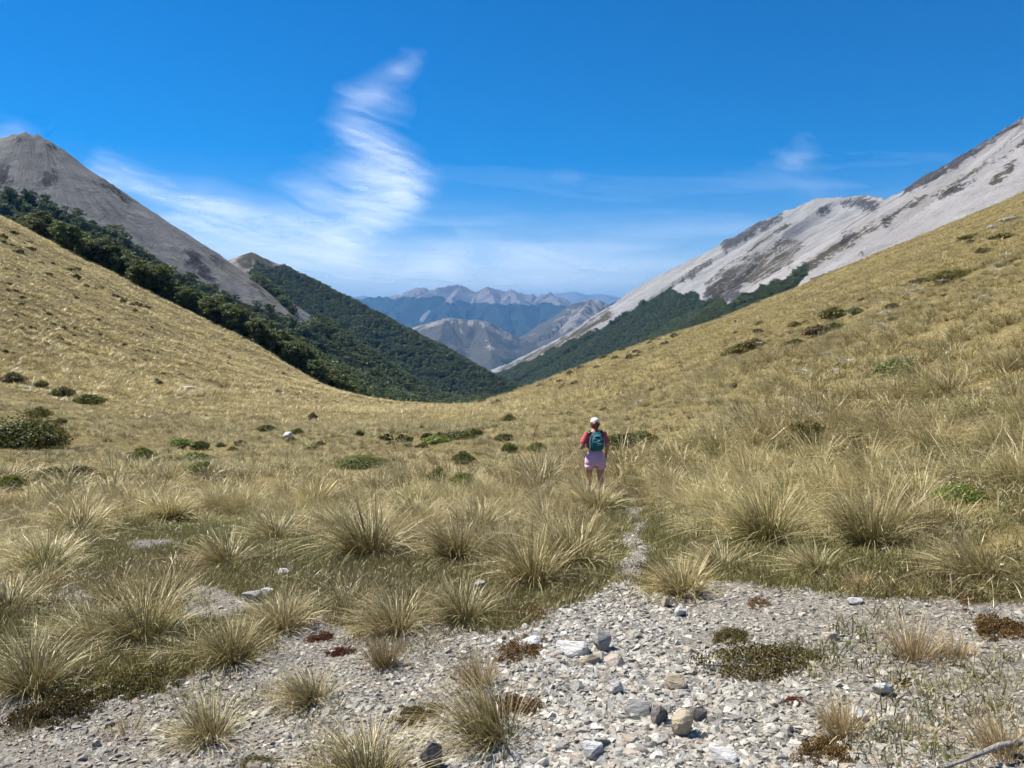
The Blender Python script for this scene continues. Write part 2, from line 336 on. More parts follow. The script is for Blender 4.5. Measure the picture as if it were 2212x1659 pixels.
def h_R(x, y):
    z, al, ds = land_h(x, y, RR)
    w = np.clip(ds / 90, 0, 1); px, py = project(x, y, z)
    near = sstep(1350, 1050, np.hypot(x, y))
    z = z + (ridged(al / 85, ds / 1400, 81, 4) - .5) * (44 - 38 * near) * w + fbm(x / 130, y / 130, 82, 4) * (14 - 9 * near) * w + fbm(x / 24, y / 24, 83, 3) * (2.4 - 1.4 * near) + (ridged(al / 34, al * 0, 86, 4) - .6) * (13 - 3 * near) * (1 - w) ** 2
    rock = pmask(x, y, z, [[(1945,400),(1990,376),(2030,358),(2100,320),(2160,283),(2212,246),(2400,140),(2400,146),(2212,260),(2150,304),(2110,334),(2050,372),(2000,404),(1950,425)],
                           [(2030,425),(2070,405),(2120,378),(2105,395),(2050,425)], [(1770,445),(1800,450),(1790,470),(1768,462)], [(1810,440),(1870,425),(1910,440),(1890,460),(1850,450)], [(1905,465),(1935,470),(1920,500),(1900,490)],
                           [(1820,500),(1850,495),(1840,530),(1820,525)], [(1850,545),(1870,540),(1865,560)], [(1560,520),(1640,478),(1700,455),(1690,475),(1620,510),(1560,550)],
                           [(1520,640),(1570,600),(1610,600),(1600,645),(1560,660)]], 7, 95, 18)
    z = z + rock * (ridged(x / 16, y / 16, 84, 4) - .45) * (15 - 5 * near)
    brown = pmask(x, y, z, [[(1590,560),(1629,545),(1656,537),(1691,506),(1718,514),(1741,517),(1730,545),(1706,572),(1660,597),(1621,616),(1590,612),(1560,645),(1530,642),(1522,612),(1550,590)], [(1465,604),(1500,577),(1530,558),(1540,566),(1505,597),(1475,614)], [(1600,545),(1650,510),(1700,478),(1710,486),(1660,522),(1615,552)],
                            [(1960,434),(2000,415),(1990,432),(1850,527),(1740,592),(1700,632),(1688,624),(1730,570),(1840,505)], [(1960,442),(2050,396),(2130,352),(2230,292),(2232,302),(2130,364),(2050,410),(1970,452)], [(1900,560),(1820,598),(1740,645),(1700,650),(1760,600)]], 5, 97, 14)
    brown = np.maximum(brown, pmask(x, y, z, [[(1070,795),(1200,735),(1320,665),(1330,690),(1210,752),(1090,806)], [(2130,395),(2200,340),(2190,370),(2140,405)]], 7, 99, 14))
    forest = pmask(x, y, z, RFOR, 5, 93, 22)
    return z, {'flow': np.stack([al, ds, 0 * al], -1), 'rock': rock, 'forest': forest, 'brown': brown * .85, 'near': near}
M_R = scree_material('pale_scree', (.292, .289, .283), (.080, .077, .080), (.062, .052, .036), (.020, .034, .016), .02, 5.0, (.29, .275, .264), near=(.30, .287, .277))
# --- hills in the basin and far ranges
M1R = [(A((800,760,6800),(870,712,6600),(915,700,6400),(960,686,6300),(1040,690,6300),(1075,705,6300),(1110,740,6200),(1140,770,6100)), .50, 700, .25), (A((960,686,6300),(950,730,5800),(930,770,5400)), .5), (A((1040,690,6300),(1060,740,5800),(1060,775,5300)), .5)]
M2R = [(A((1100,760,7400),(1160,712,7200),(1210,682,7100),(1240,655,7000),(1275,645,7000),(1310,652,7000),(1360,690,6900)), .62, 800, .3), (A((1275,645,7000),(1240,700,6500),(1180,760,6000)), .6), (A((1160,712,7200),(1130,750,6700)), .5)]
def h_M(RD, polyrock, amp, seed, brownall):
    def f(x, y):
        z, al, ds = land_h(x, y, RD); w = np.clip(ds / 250, 0, 1)
        z = z + fbm(al / 260, ds / 2500, seed, 4) * amp * w + fbm(x / 300, y / 300, seed + 1, 5) * amp * .9 * w + fbm(x / 60, y / 60, seed + 2, 4) * 14
        rock = pmask(x, y, z, polyrock, 5, seed + 5, 14)
        wood = sstep(.12, .2, fbm(x / 420, y / 420, seed + 9, 4)) * sstep(-230, -330, z)
        return z, {'flow': np.stack([al, ds, 0 * al], -1), 'rock': rock * 0, 'forest': wood, 'brown': 1.42 - .72 * rock}
    return f
M_M = scree_material('limestone', (.33, .30, .265), (.3, .27, .22), (.072, .068, .056), (.02, .034, .016), .006, 8.0, (.33, .285, .23))
F1R = [(A((560,690,15500),(640,665,15200),(740,652,15000),(800,642,14800),(850,640,14500),(890,628,14200),(918,621,14000),(945,630,14000),(992,616,13600),(1030,630,13700),(1050,619,13600),(1095,632,13700),(1108,627,13500),(1160,640,13500),(1190,633,13300),(1235,655,13000),(1290,690,12700),(1350,720,12400)), .62, 1500, .4)]
for (p, q) in [((918,621,14000),(850,690,12200)), ((992,616,13600),(960,700,11500)), ((992,616,13600),(900,640,12900)), ((1050,619,13600),(1090,700,11400)), ((1108,627,13500),(1140,700,11300)), ((1190,633,13300),(1230,700,11200)), ((800,642,14800),(740,700,13000)), ((890,628,14200),(800,690,12500)), ((1108,627,13500),(1060,700,11600)), ((1030,630,13700),(1010,720,11400))]:
    a, b = at(*p), at(*q); mid = tuple((a[i] + b[i]) / 2 + (0, 0, 60)[i] for i in range(3)); F1R.append(([a, mid, b], .60, 1500, .4))
def h_F1(x, y):
    z, al, ds = land_h(x, y, F1R); w = np.clip(ds / 400, 0, 1)
    z = z + (ridged(al / 420, ds / 4000, 111, 5) - .5) * 190 * w + fbm(x / 500, y / 500, 112, 5) * 60 * w + fbm(x / 110, y / 110, 113, 3) * 22 + (ridged(al / 330, al * 0, 116, 4) - .6) * 115 * (1 - w)
    px, py = project(x, y, z)
    lim = 655 + fbm(x / 420, y / 900, 115, 4) * 22 - 14 * sstep(1000, 850, px) 
    forest = sstep(-3, 3, py - lim); slip = pmask(x, y, z, [[(905,690),(925,668),(930,672),(912,700)]], 2, 118, 9)
    return z, {'flow': np.stack([al, ds, 0 * al], -1), 'rock': 0 * z, 'forest': forest * (1 - slip), 'brown': 0 * z}
M_F = scree_material('far_scree', (.215, .19, .18), (.2, .19, .19), (.12, .1, .07), (.015, .024, .014), .004, 24.0, (.24, .205, .185))
F2R = [(A((600,650,26000),(735,638,26000),(760,643,26000),(790,638,26000),(830,645,26000),(1150,650,26000),(1200,632,25500),(1240,628,25000),(1262,634,25000),(1300,634,25000),(1345,642,25000),(1420,640,25000),(1500,660,25000)), .45, 3500, .4)]
F3R = [(A((1300,672,9600),(1340,652,9400),(1375,628,9300),(1405,612,9200),(1460,590,9200),(1520,585,9200),(1600,600,9300)), .55, 1600, .35)]
def h_far(RD, amp, seed, lim):
    def f(x, y):
        z, al, ds = land_h(x, y, RD); w = np.clip(ds / 500, .12, 1)
        z = z + fbm(al / 700, ds / 5000, seed, 4) * amp * w + fbm(x / 700, y / 700, seed + 1, 5) * amp * .7 * w
        px, py = project(x, y, z)
        return z, {'flow': np.stack([al, ds, 0 * al], -1), 'rock': 0 * z, 'forest': sstep(-4, 4, py - lim - fbm(x / 600, y / 600, seed + 4, 4) * 10), 'brown': 0 * z}
    return f
MT = {}
MT['L1'] = sector('scree_mountain', -56, 4, .13, np.concatenate([np.geomspace(300, 520, 60), np.arange(523, 800, 3.2), np.geomspace(803, 1300, 60)]), h_L1, M_L1)
MT['B'] = sector('forest_hill', -36, 8, .14, np.concatenate([np.geomspace(700, 1080, 60), np.geomspace(1085, 1620, 110), np.geomspace(1630, 2600, 40)]), h_B, M_B)
MT['R'] = sector('scree_range', -6, 50, .11, np.concatenate([np.geomspace(230, 640, 60), np.geomspace(645, 1200, 120), np.geomspace(1206, 2600, 170), np.geomspace(2620, 5200, 90)]), h_R, M_R)
MT['M1'] = sector('limestone_hill', -14, 4, .07, np.geomspace(4600, 8500, 130), h_M(M1R, [[(870,706),(915,695),(960,682),(1045,686),(1080,702),(1105,728),(1085,735),(1060,715),(1030,700),(1000,710),(960,700),(930,715),(890,715)], [(990,700),(1010,720),(1000,735),(985,715)], [(1050,730),(1075,750),(1065,765),(1045,745)], [(1005,755),(1015,752),(1012,770)]], 55, 121, 1), M_M)
MT['M2'] = sector('limestone_mountain', -3, 14, .07, np.geomspace(5200, 9500, 130), h_M(M2R, [[(1200,690),(1235,655),(1275,640),(1315,648),(1345,680),(1290,720),(1230,745),(1190,760),(1210,720),(1180,710)], [(1140,725),(1160,710),(1175,718),(1150,732)]], 70, 131, 1), M_M)
MT['F1'] = sector('far_range', -24, 16, .07, np.geomspace(9500, 18500, 240), h_F1, M_F)
MT['F2'] = sector('farthest_range', -24, 20, .1, np.geomspace(20000, 33000, 90), h_far(F2R, 260, 141, 660), M_F)
MT['F3'] = sector('side_range', 4, 26, .1, np.geomspace(7600, 12500, 90), h_far(F3R, 90, 151, 648), M_F)
CIRRUS = [(880,125,.010,.4),(862,140,.013,.5),(845,158,.015,.5),(822,178,.016,.5),(800,200,.018,.5),(782,222,.02,.5),(800,240,.024,.35),(850,232,.02,.25),(765,250,.018,.5),(742,276,.017,.75),(765,288,.018,.9),(785,303,.019,1.0),(806,320,.020,1.0),(830,336,.021,1.0),(850,350,.021,.95),(800,360,.024,.7),
  (865,372,.022,.9),(878,398,.022,.9),(880,420,.022,.9),(850,400,.026,.8),(800,395,.030,.75),(750,405,.030,.7),(700,420,.030,.6),(650,432,.026,.5),(610,428,.022,.35),(865,445,.024,.9),(835,462,.026,.95),(790,450,.030,.8),(800,480,.028,.95),(765,497,.028,1.0),(735,512,.028,1.05),(700,500,.030,.9),(650,490,.028,.6),
  (705,525,.028,1.05),(660,535,.026,.9),(625,520,.026,.8),(585,505,.026,.85),(545,490,.026,.9),(500,470,.028,.9),(455,455,.028,.85),(410,450,.028,.8),(370,450,.026,.7),(430,490,.028,.85),(480,505,.028,.9),(530,525,.026,.85),(575,540,.024,.7),(400,480,.024,.6),(345,440,.022,.5),
  (310,412,.016,.85),(345,410,.014,.8),(275,396,.018,.8),(250,375,.017,.75),(225,360,.016,.65),(205,352,.013,.5),(300,380,.016,.4),(8,288,.014,.6),(-20,300,.02,.7),(720,550,.026,.95),(745,575,.026,.95),(775,600,.026,.9),(800,590,.026,.7),(700,585,.026,.8),(840,612,.026,.8),(880,600,.026,.7),(920,585,.024,.75),(955,570,.022,.75),(985,552,.020,.7),(1010,540,.018,.6),(930,545,.024,.55),(890,560,.026,.5),
  (1000,500,.016,.4),(1040,505,.018,.4),(1080,512,.020,.45),(1120,530,.022,.5),(1150,555,.024,.6),(1190,575,.026,.65),(1130,580,.024,.6),(1240,590,.024,.6),(1290,590,.024,.5),(1340,585,.024,.45),(1250,560,.024,.35),(1320,545,.024,.28),(1400,560,.024,.25),(1200,540,.022,.35),(960,612,.022,.7),(1010,610,.022,.6),(1090,612,.022,.6),(1180,610,.020,.6),(1350,612,.02,.5),(660,580,.024,.7),(620,560,.022,.6),
  (1742,305,.014,.20),(1735,325,.017,.26),(1715,345,.017,.26),(1750,345,.014,.24),(1720,362,.012,.22),(1785,415,.016,.22),(1755,413,.012,.2),(1240,380,.010,.2),(1210,372,.008,.15),(-200,560,.05,.6),(-500,420,.06,.5),(-900,500,.08,.5),(2500,150,.05,.3),(2900,420,.07,.4),(700,-700,.07,.4)]
def cirrus():
    """thin ice-cloud sheet at 4.5 km over the camera, torn into streaks"""
    H = 4500.0
    az = np.radians(np.concatenate([np.arange(-75, -36, .6), np.arange(-36, 36, .09), np.arange(36, 75, .6)])); el = np.radians(np.concatenate([np.arange(.75, 24, .09), np.arange(24, 42, .5)]))
    E, Z = np.meshgrid(el, az, indexing='ij'); D = np.stack([np.cos(E) * np.sin(Z), np.cos(E) * np.cos(Z), np.sin(E)], -1)
    X, Q = Z * 57.3, E * 57.3
    wx = fbm(X / 7, Q / 2.2, 301, 4) * .8 + fbm(X / 4.5 + Q * .5, Q / 1.9 + X * .15, 303, 6, .66) * 1.2; wq = fbm(X / 5, Q / 2.5, 305, 4) * .45
    acc = np.zeros_like(X)
    for (x, y, r, a) in CIRRUS:
        u, v = pix_dir(x, y); bz = math.degrees(math.atan(u)); be = math.degrees(math.atan2(v, math.hypot(1, u))); rr = math.degrees(r) * 1.0
        acc += a * .225 * np.exp(-((X + wx - bz) ** 2 + ((Q + wq - be) * 1.15) ** 2) / (rr * rr))
    st = fbm(X / 5.5 + Q * .5, Q / 1.0 + X * .22 + fbm(X / 6, Q / 3, 331, 3) * 1.2, 311, 6, .6); st2 = fbm(X / 1.6, Q / .20 + X * .28 + fbm(X / 3, Q / 2, 333, 3) * 1.5, 317, 4, .6)
    tex = np.clip(.72 + .85 * st, .06, 2) * (.94 + .42 * st2)
    wisps_and_veil = np.clip(fbm(X / 13 + Q * .3, Q / 2.2, 321, 5) - .2, 0, 1) * .20 * sstep(13, 5, Q) + np.clip(sstep(9, 2.5, Q) * (.10 + .25 * fbm(X / 14, Q / 1.2, 327, 4)), 0, 1)  # second term: pale veil added to the sheet to whiten the sky near the horizon
    dens = np.clip(acc * tex, 0, 1.25) * .80 + wisps_and_veil
    dens = np.clip(1 - np.exp(-1.15 * dens), 0, .82) * sstep(75, 60, np.abs(X)) * sstep(42, 34, Q)
    P = D * (H / np.sin(E))[..., None]
    f = grid_faces(len(el), len(az)); keep = (dens.ravel()[f].max(1) > .012); f = f[keep]
    used = np.unique(f); mp = np.full(X.size, -1, np.int64); mp[used] = np.arange(len(used))
    m, t, out = material('ice_cloud'); tr = t.new('ShaderNodeBsdfTransparent'); tl = t.new('ShaderNodeBsdfTranslucent'); df = t.new('ShaderNodeBsdfDiffuse')
    tl.inputs[0].default_value = (.97, .98, 1, 1); df.inputs[0].default_value = (.97, .98, 1, 1)
    m1 = t.new('ShaderNodeMixShader'); m1.inputs[0].default_value = .25; t.l.new(tl.outputs[0], m1.inputs[1]); t.l.new(df.outputs[0], m1.inputs[2])
    m2 = t.new('ShaderNodeMixShader'); t.put(m2.inputs[0], t.attr('ice')); t.l.new(tr.outputs[0], m2.inputs[1]); t.l.new(m1.outputs[0], m2.inputs[2]); t.l.new(m2.outputs[0], out.inputs['Surface'])
    o = mesh_obj('cirrus_cloud', P.reshape(-1, 3)[used], mp[f].astype(np.int32), m, attrs={'ice': dens.ravel()[used]})
    tag(o, 'thin white cirrus streaks curling up through the blue sky', 'clouds', kind='stuff')
cirrus()
def haze():
    m, t, out = material('haze'); v = t.new('ShaderNodeVolumePrincipled')
    v.inputs['Color'].default_value = (.21, .53, 1.0, 1); v.inputs['Density'].default_value = 4.8e-5; v.inputs['Anisotropy'].default_value = 0.0
    t.l.new(v.outputs[0], out.inputs['Volume'])
    x0, x1, y0, y1, z0, z1 = -36000, 36000, -3000, 35000, -1500, 900
    V = [(x, y, z) for x in (x0, x1) for y in (y0, y1) for z in (z0, z1)]
    o = mesh_obj('haze', V, [(0, 1, 3, 2), (4, 6, 7, 5), (0, 4, 5, 1), (2, 3, 7, 6), (0, 2, 6, 4), (1, 5, 7, 3)], m, smooth=False)
    tag(o, 'blue haze of clear mountain air between the slopes and far ranges', 'haze', kind='stuff')
haze()
# ------------------------------------------------------------------ vegetation: blades, leaves, scatter
def scatter(name, pts, rot, scl, vi, protos, attrs=None):
    """one object that sets out instances of a few prototypes at given points"""
    pc = bpy.data.collections.new(name + '_kinds')
    for i, p in enumerate(protos): p.name = '%s_%02d' % (name + '_kind', i); pc.objects.link(p)
    me = bpy.data.meshes.new(name); n = len(pts); me.vertices.add(n); me.vertices.foreach_set('co', np.asarray(pts, np.float32).ravel())
    me.attributes.new('rot', 'FLOAT_VECTOR', 'POINT').data.foreach_set('vector', np.asarray(rot, np.float32).ravel())
    scl = np.asarray(scl, np.float32); scl = np.repeat(scl[:, None], 3, 1) if scl.ndim == 1 else scl
    me.attributes.new('scl', 'FLOAT_VECTOR', 'POINT').data.foreach_set('vector', np.ascontiguousarray(scl).ravel())
    me.attributes.new('vi', 'INT', 'POINT').data.foreach_set('value', np.asarray(vi, np.int32))
    for k, v in (attrs or {}).items(): me.attributes.new(k, 'FLOAT', 'POINT').data.foreach_set('value', np.asarray(v, np.float32))
    o = bpy.data.objects.new(name, me); COL.objects.link(o)
    g = bpy.data.node_groups.new(name + '_nodes', 'GeometryNodeTree')
    g.interface.new_socket('Geometry', in_out='INPUT', socket_type='NodeSocketGeometry'); g.interface.new_socket('Geometry', in_out='OUTPUT', socket_type='NodeSocketGeometry')
    N = g.nodes; gi = N.new('NodeGroupInput'); go = N.new('NodeGroupOutput'); ip = N.new('GeometryNodeInstanceOnPoints'); ci = N.new('GeometryNodeCollectionInfo')
    ci.inputs['Collection'].default_value = pc; ci.inputs['Separate Children'].default_value = True; ci.inputs['Reset Children'].default_value = True
    def na(nm, ty): q = N.new('GeometryNodeInputNamedAttribute'); q.data_type = ty; q.inputs['Name'].default_value = nm; return q.outputs['Attribute']
    g.links.new(gi.outputs[0], ip.inputs['Points']); g.links.new(ci.outputs[0], ip.inputs['Instance']); ip.inputs['Pick Instance'].default_value = True
    g.links.new(na('vi', 'INT'), ip.inputs['Instance Index']); e = N.new('FunctionNodeEulerToRotation'); g.links.new(na('rot', 'FLOAT_VECTOR'), e.inputs[0])
    g.links.new(e.outputs[0], ip.inputs['Rotation']); g.links.new(na('scl', 'FLOAT_VECTOR'), ip.inputs['Scale']); g.links.new(ip.outputs[0], go.inputs[0])
    m = o.modifiers.new('set_out', 'NODES'); m.node_group = g; return o
def ribbons(base, dirh, length, lean, droop, width, seg, seed, twist=1.0):
    """curved tapering blades; returns verts, faces and the t / r attributes"""
    r = np.random.default_rng(seed); n = len(base); t = np.linspace(0, 1, seg + 1)
    h = np.stack([np.cos(dirh), np.sin(dirh), np.zeros(n)], 1); up = np.array([0, 0, 1.0])
    T = t[None, :, None]; L = length[:, None, None]
    P = base[:, None, :] + L * (T * (np.cos(lean)[:, None, None] * up + np.sin(lean)[:, None, None] * h[:, None, :]) + (T ** 2.2) * droop[:, None, None] * (h[:, None, :] * .55 - up * .75))
    wig = r.normal(0, 1, (n, 1, 3)) * np.array([1, 1, .3]) * .12; P = P + L * wig * (T ** 1.5)
    sa = dirh + np.pi / 2 + r.normal(0, twist, n); s = np.stack([np.cos(sa), np.sin(sa), r.normal(0, .2, n)], 1)[:, None, :]
    w = (width[:, None] * np.array([.75] + [1.0] * (seg - 1) + [.12])[None, :] * (1 - .55 * t[None, :] ** 1.3))[:, :, None]
    V = np.stack([P - s * w / 2, P + s * w / 2], 2).reshape(-1, 3)
    k = (seg + 1) * 2; b = (np.arange(n) * k)[:, None]; j = (np.arange(seg) * 2)[None, :]; a = (b + j).ravel()
    F = np.stack([a, a + 1, a + 3, a + 2], 1)
    ta = np.broadcast_to(t[None, :, None], (n, seg + 1, 2)).ravel(); ra = np.broadcast_to(r.random(n)[:, None, None], (n, seg + 1, 2)).ravel()
    return V, F, ta, ra
def blade_material(name, base, mid, tip, trans=.20, dead=.25, tint=.35, green=None, stops=(.33, .85), drab=False):
    m, t, out = material(name); ta = t.attr('t'); ra = t.attr('r'); ob = t.new('ShaderNodeObjectInfo').outputs['Random']
    g = t.new('ShaderNodeNewGeometry').outputs['Position']
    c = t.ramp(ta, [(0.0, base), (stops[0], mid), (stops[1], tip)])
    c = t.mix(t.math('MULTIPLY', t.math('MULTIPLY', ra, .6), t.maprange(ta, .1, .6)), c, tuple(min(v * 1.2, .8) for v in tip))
    c = t.mix(t.maprange(ra, 1 - dead, 1 - dead + .02), c, (.30, .23, .12))
    if green: c = t.mix(t.maprange(t.math('ADD', t.math('MULTIPLY', ob, .6), t.math('MULTIPLY', t.noise(g, .35, 3, .6), .5)), .50, .85), c, t.ramp(ta, [(0, tuple(v * .5 for v in green)), (.5, green), (1, tip)]))
    hv = t.new('ShaderNodeHueSaturation'); t.put(hv.inputs['Color'], c)
    t.put(hv.inputs['Value'], t.math('ADD', t.math('MULTIPLY', ob, tint * 1.3), 1 - tint * .6)); t.put(hv.inputs['Hue'], t.math('ADD', t.math('MULTIPLY', t.noise(g, .9, 2), .03), .485))
    patch = t.noise(t.vmath('MULTIPLY', g, (.30, .05, .30)), 1.0, 5, .65); patch2 = t.noise(g, .45, 4, .65)
    cc = t.mix(t.maprange(patch, .48, .62, 0, .75), hv.outputs[0], t.mix(.45, hv.outputs[0], (.16, .11, .05)))
    cc = t.mix(t.maprange(patch2, .52, .70, 0, .5), cc, t.mix(.5, cc, (.09, .085, .03)))
    if drab: cc = t.mix(t.maprange(t.noise(g, .55, 5, .6), .50, .66, 0, .55), cc, t.mix(ta, (.10, .078, .032), (.32, .245, .11)))
    d = t.new('ShaderNodeBsdfDiffuse'); l = t.new('ShaderNodeBsdfTranslucent'); t.put(d.inputs[0], cc); t.put(l.inputs[0], cc)
    gl = t.new('ShaderNodeBsdfGlossy'); gl.inputs['Roughness'].default_value = .45; gl.inputs[0].default_value = (.8, .78, .7, 1)
    mx = t.new('ShaderNodeMixShader'); mx.inputs[0].default_value = trans; t.l.new(d.outputs[0], mx.inputs[1]); t.l.new(l.outputs[0], mx.inputs[2])
    m2 = t.new('ShaderNodeMixShader'); m2.inputs[0].default_value = .07; t.l.new(mx.outputs[0], m2.inputs[1]); t.l.new(gl.outputs[0], m2.inputs[2])
    t.l.new(m2.outputs[0], out.inputs['Surface']); return m
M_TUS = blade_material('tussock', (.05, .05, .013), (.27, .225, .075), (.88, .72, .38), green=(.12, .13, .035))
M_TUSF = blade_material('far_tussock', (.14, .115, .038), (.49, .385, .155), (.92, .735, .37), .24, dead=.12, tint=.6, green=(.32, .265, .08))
M_TUSG = blade_material('green_tussock', (.032, .037, .009), (.13, .13, .03), (.68, .555, .27), dead=.12, stops=(.42, .88))
M_DRY = blade_material('dry_tussock', (.13, .095, .045), (.33, .24, .115), (.58, .45, .25), dead=.1)
M_SWD = blade_material('short_turf', (.042, .052, .011), (.125, .148, .032), (.28, .26, .085), dead=.2, tint=.6, drab=True)
def tussock_mesh(name, n, height, spread, width, seg, seed, mat, rbase=.16, droop=.35, wind=(0, 0), erect=.5):
    """height 1 = longest blades about `height` m; blades rise from a tight crown and arch outwards"""
    r = np.random.default_rng(seed); a = r.uniform(0, 2 * np.pi, n); q = np.sqrt(r.random(n))
    base = np.stack([np.cos(a) * q * rbase, np.sin(a) * q * rbase, np.full(n, -.05)], 1)
    hd = a + r.normal(0, .35, n); vx = np.cos(hd) * (.35 + q) + wind[0]; vy = np.sin(hd) * (.35 + q) + wind[1]; hd = np.arctan2(vy, vx)
    lean = np.clip(spread * (q * 1.05 + .1) * r.uniform(.4, 1.2, n), 0, 1.35); L = height * (.35 + .8 * r.random(n) ** .6) * (1 - .12 * q)
    dr = droop * r.uniform(.2, 1.5, n) * (1 - erect * .5); dr = np.where(r.random(n) < .10, dr + .7, dr); lean = np.where(r.random(n) < .08, lean + .5, lean)
    V, F, ta, ra = ribbons(base, hd, L, lean, dr, width * r.uniform(.7, 1.35, n), seg, seed + 1)
    return mesh_obj(name, V, F, mat, attrs={'t': ta, 'r': ra}, link=False, smooth=False)
def leaf_cloud(name, centers, normals, size, mat, seed, n_per=1, aspect=1.7, up=.3, extra=None):
    """leaf-sized quads at the centres, tipped outwards"""
    r = np.random.default_rng(seed); C = np.repeat(centers, n_per, 0); Nn = np.repeat(normals, n_per, 0); n = len(C)
    C = C + r.normal(0, 1, C.shape) * size * .5 * (n_per > 1)
    Nn = Nn + r.normal(0, .55, C.shape); Nn[:, 2] += up; Nn /= np.linalg.norm(Nn, axis=1)[:, None] + 1e-9
    ax = np.cross(Nn, r.normal(0, 1, C.shape)); ax /= np.linalg.norm(ax, axis=1)[:, None] + 1e-9; ay = np.cross(Nn, ax)
    s = (size * r.uniform(.6, 1.35, n))[:, None]
    V = np.stack([C - ax * s * aspect / 2, C - ay * s / 2 + Nn * s * .12, C + ax * s * aspect / 2, C + ay * s / 2 + Nn * s * .12], 1).reshape(-1, 3)
    F = np.arange(n * 4).reshape(-1, 4); ra = np.repeat(r.random(n), 4)
    return V, F, ra
def leaf_material(name, dark, light, trans=.22, var=.5, top=None):
    m, t, out = material(name); ra = t.attr('r'); ob = t.new('ShaderNodeObjectInfo').outputs['Random']
    c = t.mix(ra, dark, light)
    if top is not None: c = t.mix(t.maprange(ra, .93, .95), c, top)
    hv = t.new('ShaderNodeHueSaturation'); t.put(hv.inputs['Color'], c); t.put(hv.inputs['Value'], t.math('ADD', t.math('MULTIPLY', ob, var), 1 - var * .5)); t.put(hv.inputs['Hue'], t.math('ADD', t.math('MULTIPLY', ob, .035), .4825))
    d = t.new('ShaderNodeBsdfDiffuse'); l = t.new('ShaderNodeBsdfTranslucent'); t.put(d.inputs[0], hv.outputs[0]); t.put(l.inputs[0], hv.outputs[0])
    gl = t.new('ShaderNodeBsdfGlossy'); gl.inputs['Roughness'].default_value = .5; gl.inputs[0].default_value = (.7, .75, .7, 1)
    mx = t.new('ShaderNodeMixShader'); mx.inputs[0].default_value = trans; t.l.new(d.outputs[0], mx.inputs[1]); t.l.new(l.outputs[0], mx.inputs[2])
    m2 = t.new('ShaderNodeMixShader'); m2.inputs[0].default_value = .04; t.l.new(mx.outputs[0], m2.inputs[1]); t.l.new(gl.outputs[0], m2.inputs[2])
    t.l.new(m2.outputs[0], out.inputs['Surface']); return m
M_BEECH = leaf_material('beech_leaves', (.066, .088, .025), (.19, .215, .068), .45)
M_FARB = leaf_material('far_beech_leaves', (.058, .084, .029), (.155, .185, .064), .42, var=.7)
def bark_material(name, c):
    m, t, out = material(name); g = t.new('ShaderNodeTexCoord').outputs['Object']; n = t.noise(t.vmath('MULTIPLY', g, (6, 6, 1.2)), 4, 5, .65)
    principled(t, out, t.ramp(n, [(.3, tuple(v * .45 for v in c)), (.7, tuple(v * 1.3 for v in c))]), .95, t.bump(n, .6, .05), .1); return m
M_BARK = bark_material('bark', (.12, .10, .08)); M_TWIG = bark_material('grey_twig', (.26, .25, .235))
def tube(pts, rad, sides=6):
    pts = np.asarray(pts, float); n = len(pts); V = []; 
    for i in range(n):
        d = pts[min(i + 1, n - 1)] - pts[max(i - 1, 0)]; d = d / (np.linalg.norm(d) + 1e-9)
        a = np.cross(d, [0, 1, .3]) ; a /= np.linalg.norm(a) + 1e-9; b = np.cross(d, a)
        for k in range(sides):
            q = 2 * math.pi * k / sides; V.append(pts[i] + rad[i] * (a * math.cos(q) + b * math.sin(q)))
    F = [[i * sides + k, i * sides + (k + 1) % sides, (i + 1) * sides + (k + 1) % sides, (i + 1) * sides + k] for i in range(n - 1) for k in range(sides)]
    return np.array(V), np.array(F)
def join_parts(parts):
    V = []; F = []; o = 0
    for v, f in parts: V.append(v); F.append(np.asarray(f) + o); o += len(v)
    return np.concatenate(V), np.concatenate(F)
def tree_meshes(seed, height, crown_w, nleaf, leaf, nlimb, cone=.5, low=.12):
    """mountain beech: a leaning tapered trunk, limbs, and layered pads of small leaves"""
    r = np.random.default_rng(seed); lean = r.normal(0, .05, 2)
    tz = np.linspace(0, height * .9, 7); tr = np.stack([lean[0] * tz + r.normal(0, .07, 7) * (tz > 0), lean[1] * tz + r.normal(0, .07, 7) * (tz > 0), tz - .3], 1)
    parts = [tube(tr, np.linspace(.028, .006, 7) * height, 7)]; C = []; Nn = []
    for i in range(nlimb):
        f = low + (1 - low) * (i + .5) / nlimb; a = i * 2.4 + r.uniform(-.5, .5); z0 = f * height * .88
        reach = crown_w * (1 - f) ** cone * r.uniform(.6, 1.1) + .12 * crown_w; b0 = np.array([lean[0] * z0, lean[1] * z0, z0])
        d = np.array([math.cos(a), math.sin(a), r.uniform(.12, .4)]); tip = b0 + d * reach
        parts.append(tube([b0, b0 + d * reach * .5 + [0, 0, .03 * height], tip], [.010 * height * (1 - f * .5), .006 * height, .002 * height], 5))
        m = max(6, int(nleaf / nlimb * (reach / crown_w + .3)))
        sub = r.integers(2, 4)
        for k in range(sub):
            cc = b0 + d * reach * r.uniform(.45, 1.0) + r.normal(0, .10, 3) * crown_w
            rr = np.array([1, 1, .55]) * crown_w * r.uniform(.20, .34); p = r.normal(0, 1, (m // sub + 1, 3)); p /= np.linalg.norm(p, axis=1)[:, None]
            p *= r.random((len(p), 1)) ** .3; C.append(cc + p * rr); Nn.append(p + [0, 0, .25])
    top = np.array([lean[0] * height, lean[1] * height, height * .90]); p = r.normal(0, 1, (nleaf // 12, 3)); p /= np.linalg.norm(p, axis=1)[:, None]; C.append(top + p * np.array([.34, .34, .28]) * crown_w * .8); Nn.append(p)
    C = np.concatenate(C); Nn = np.concatenate(Nn)
    return join_parts(parts), leaf_cloud('c', C, Nn, leaf, None, seed + 5, 1, 1.5)
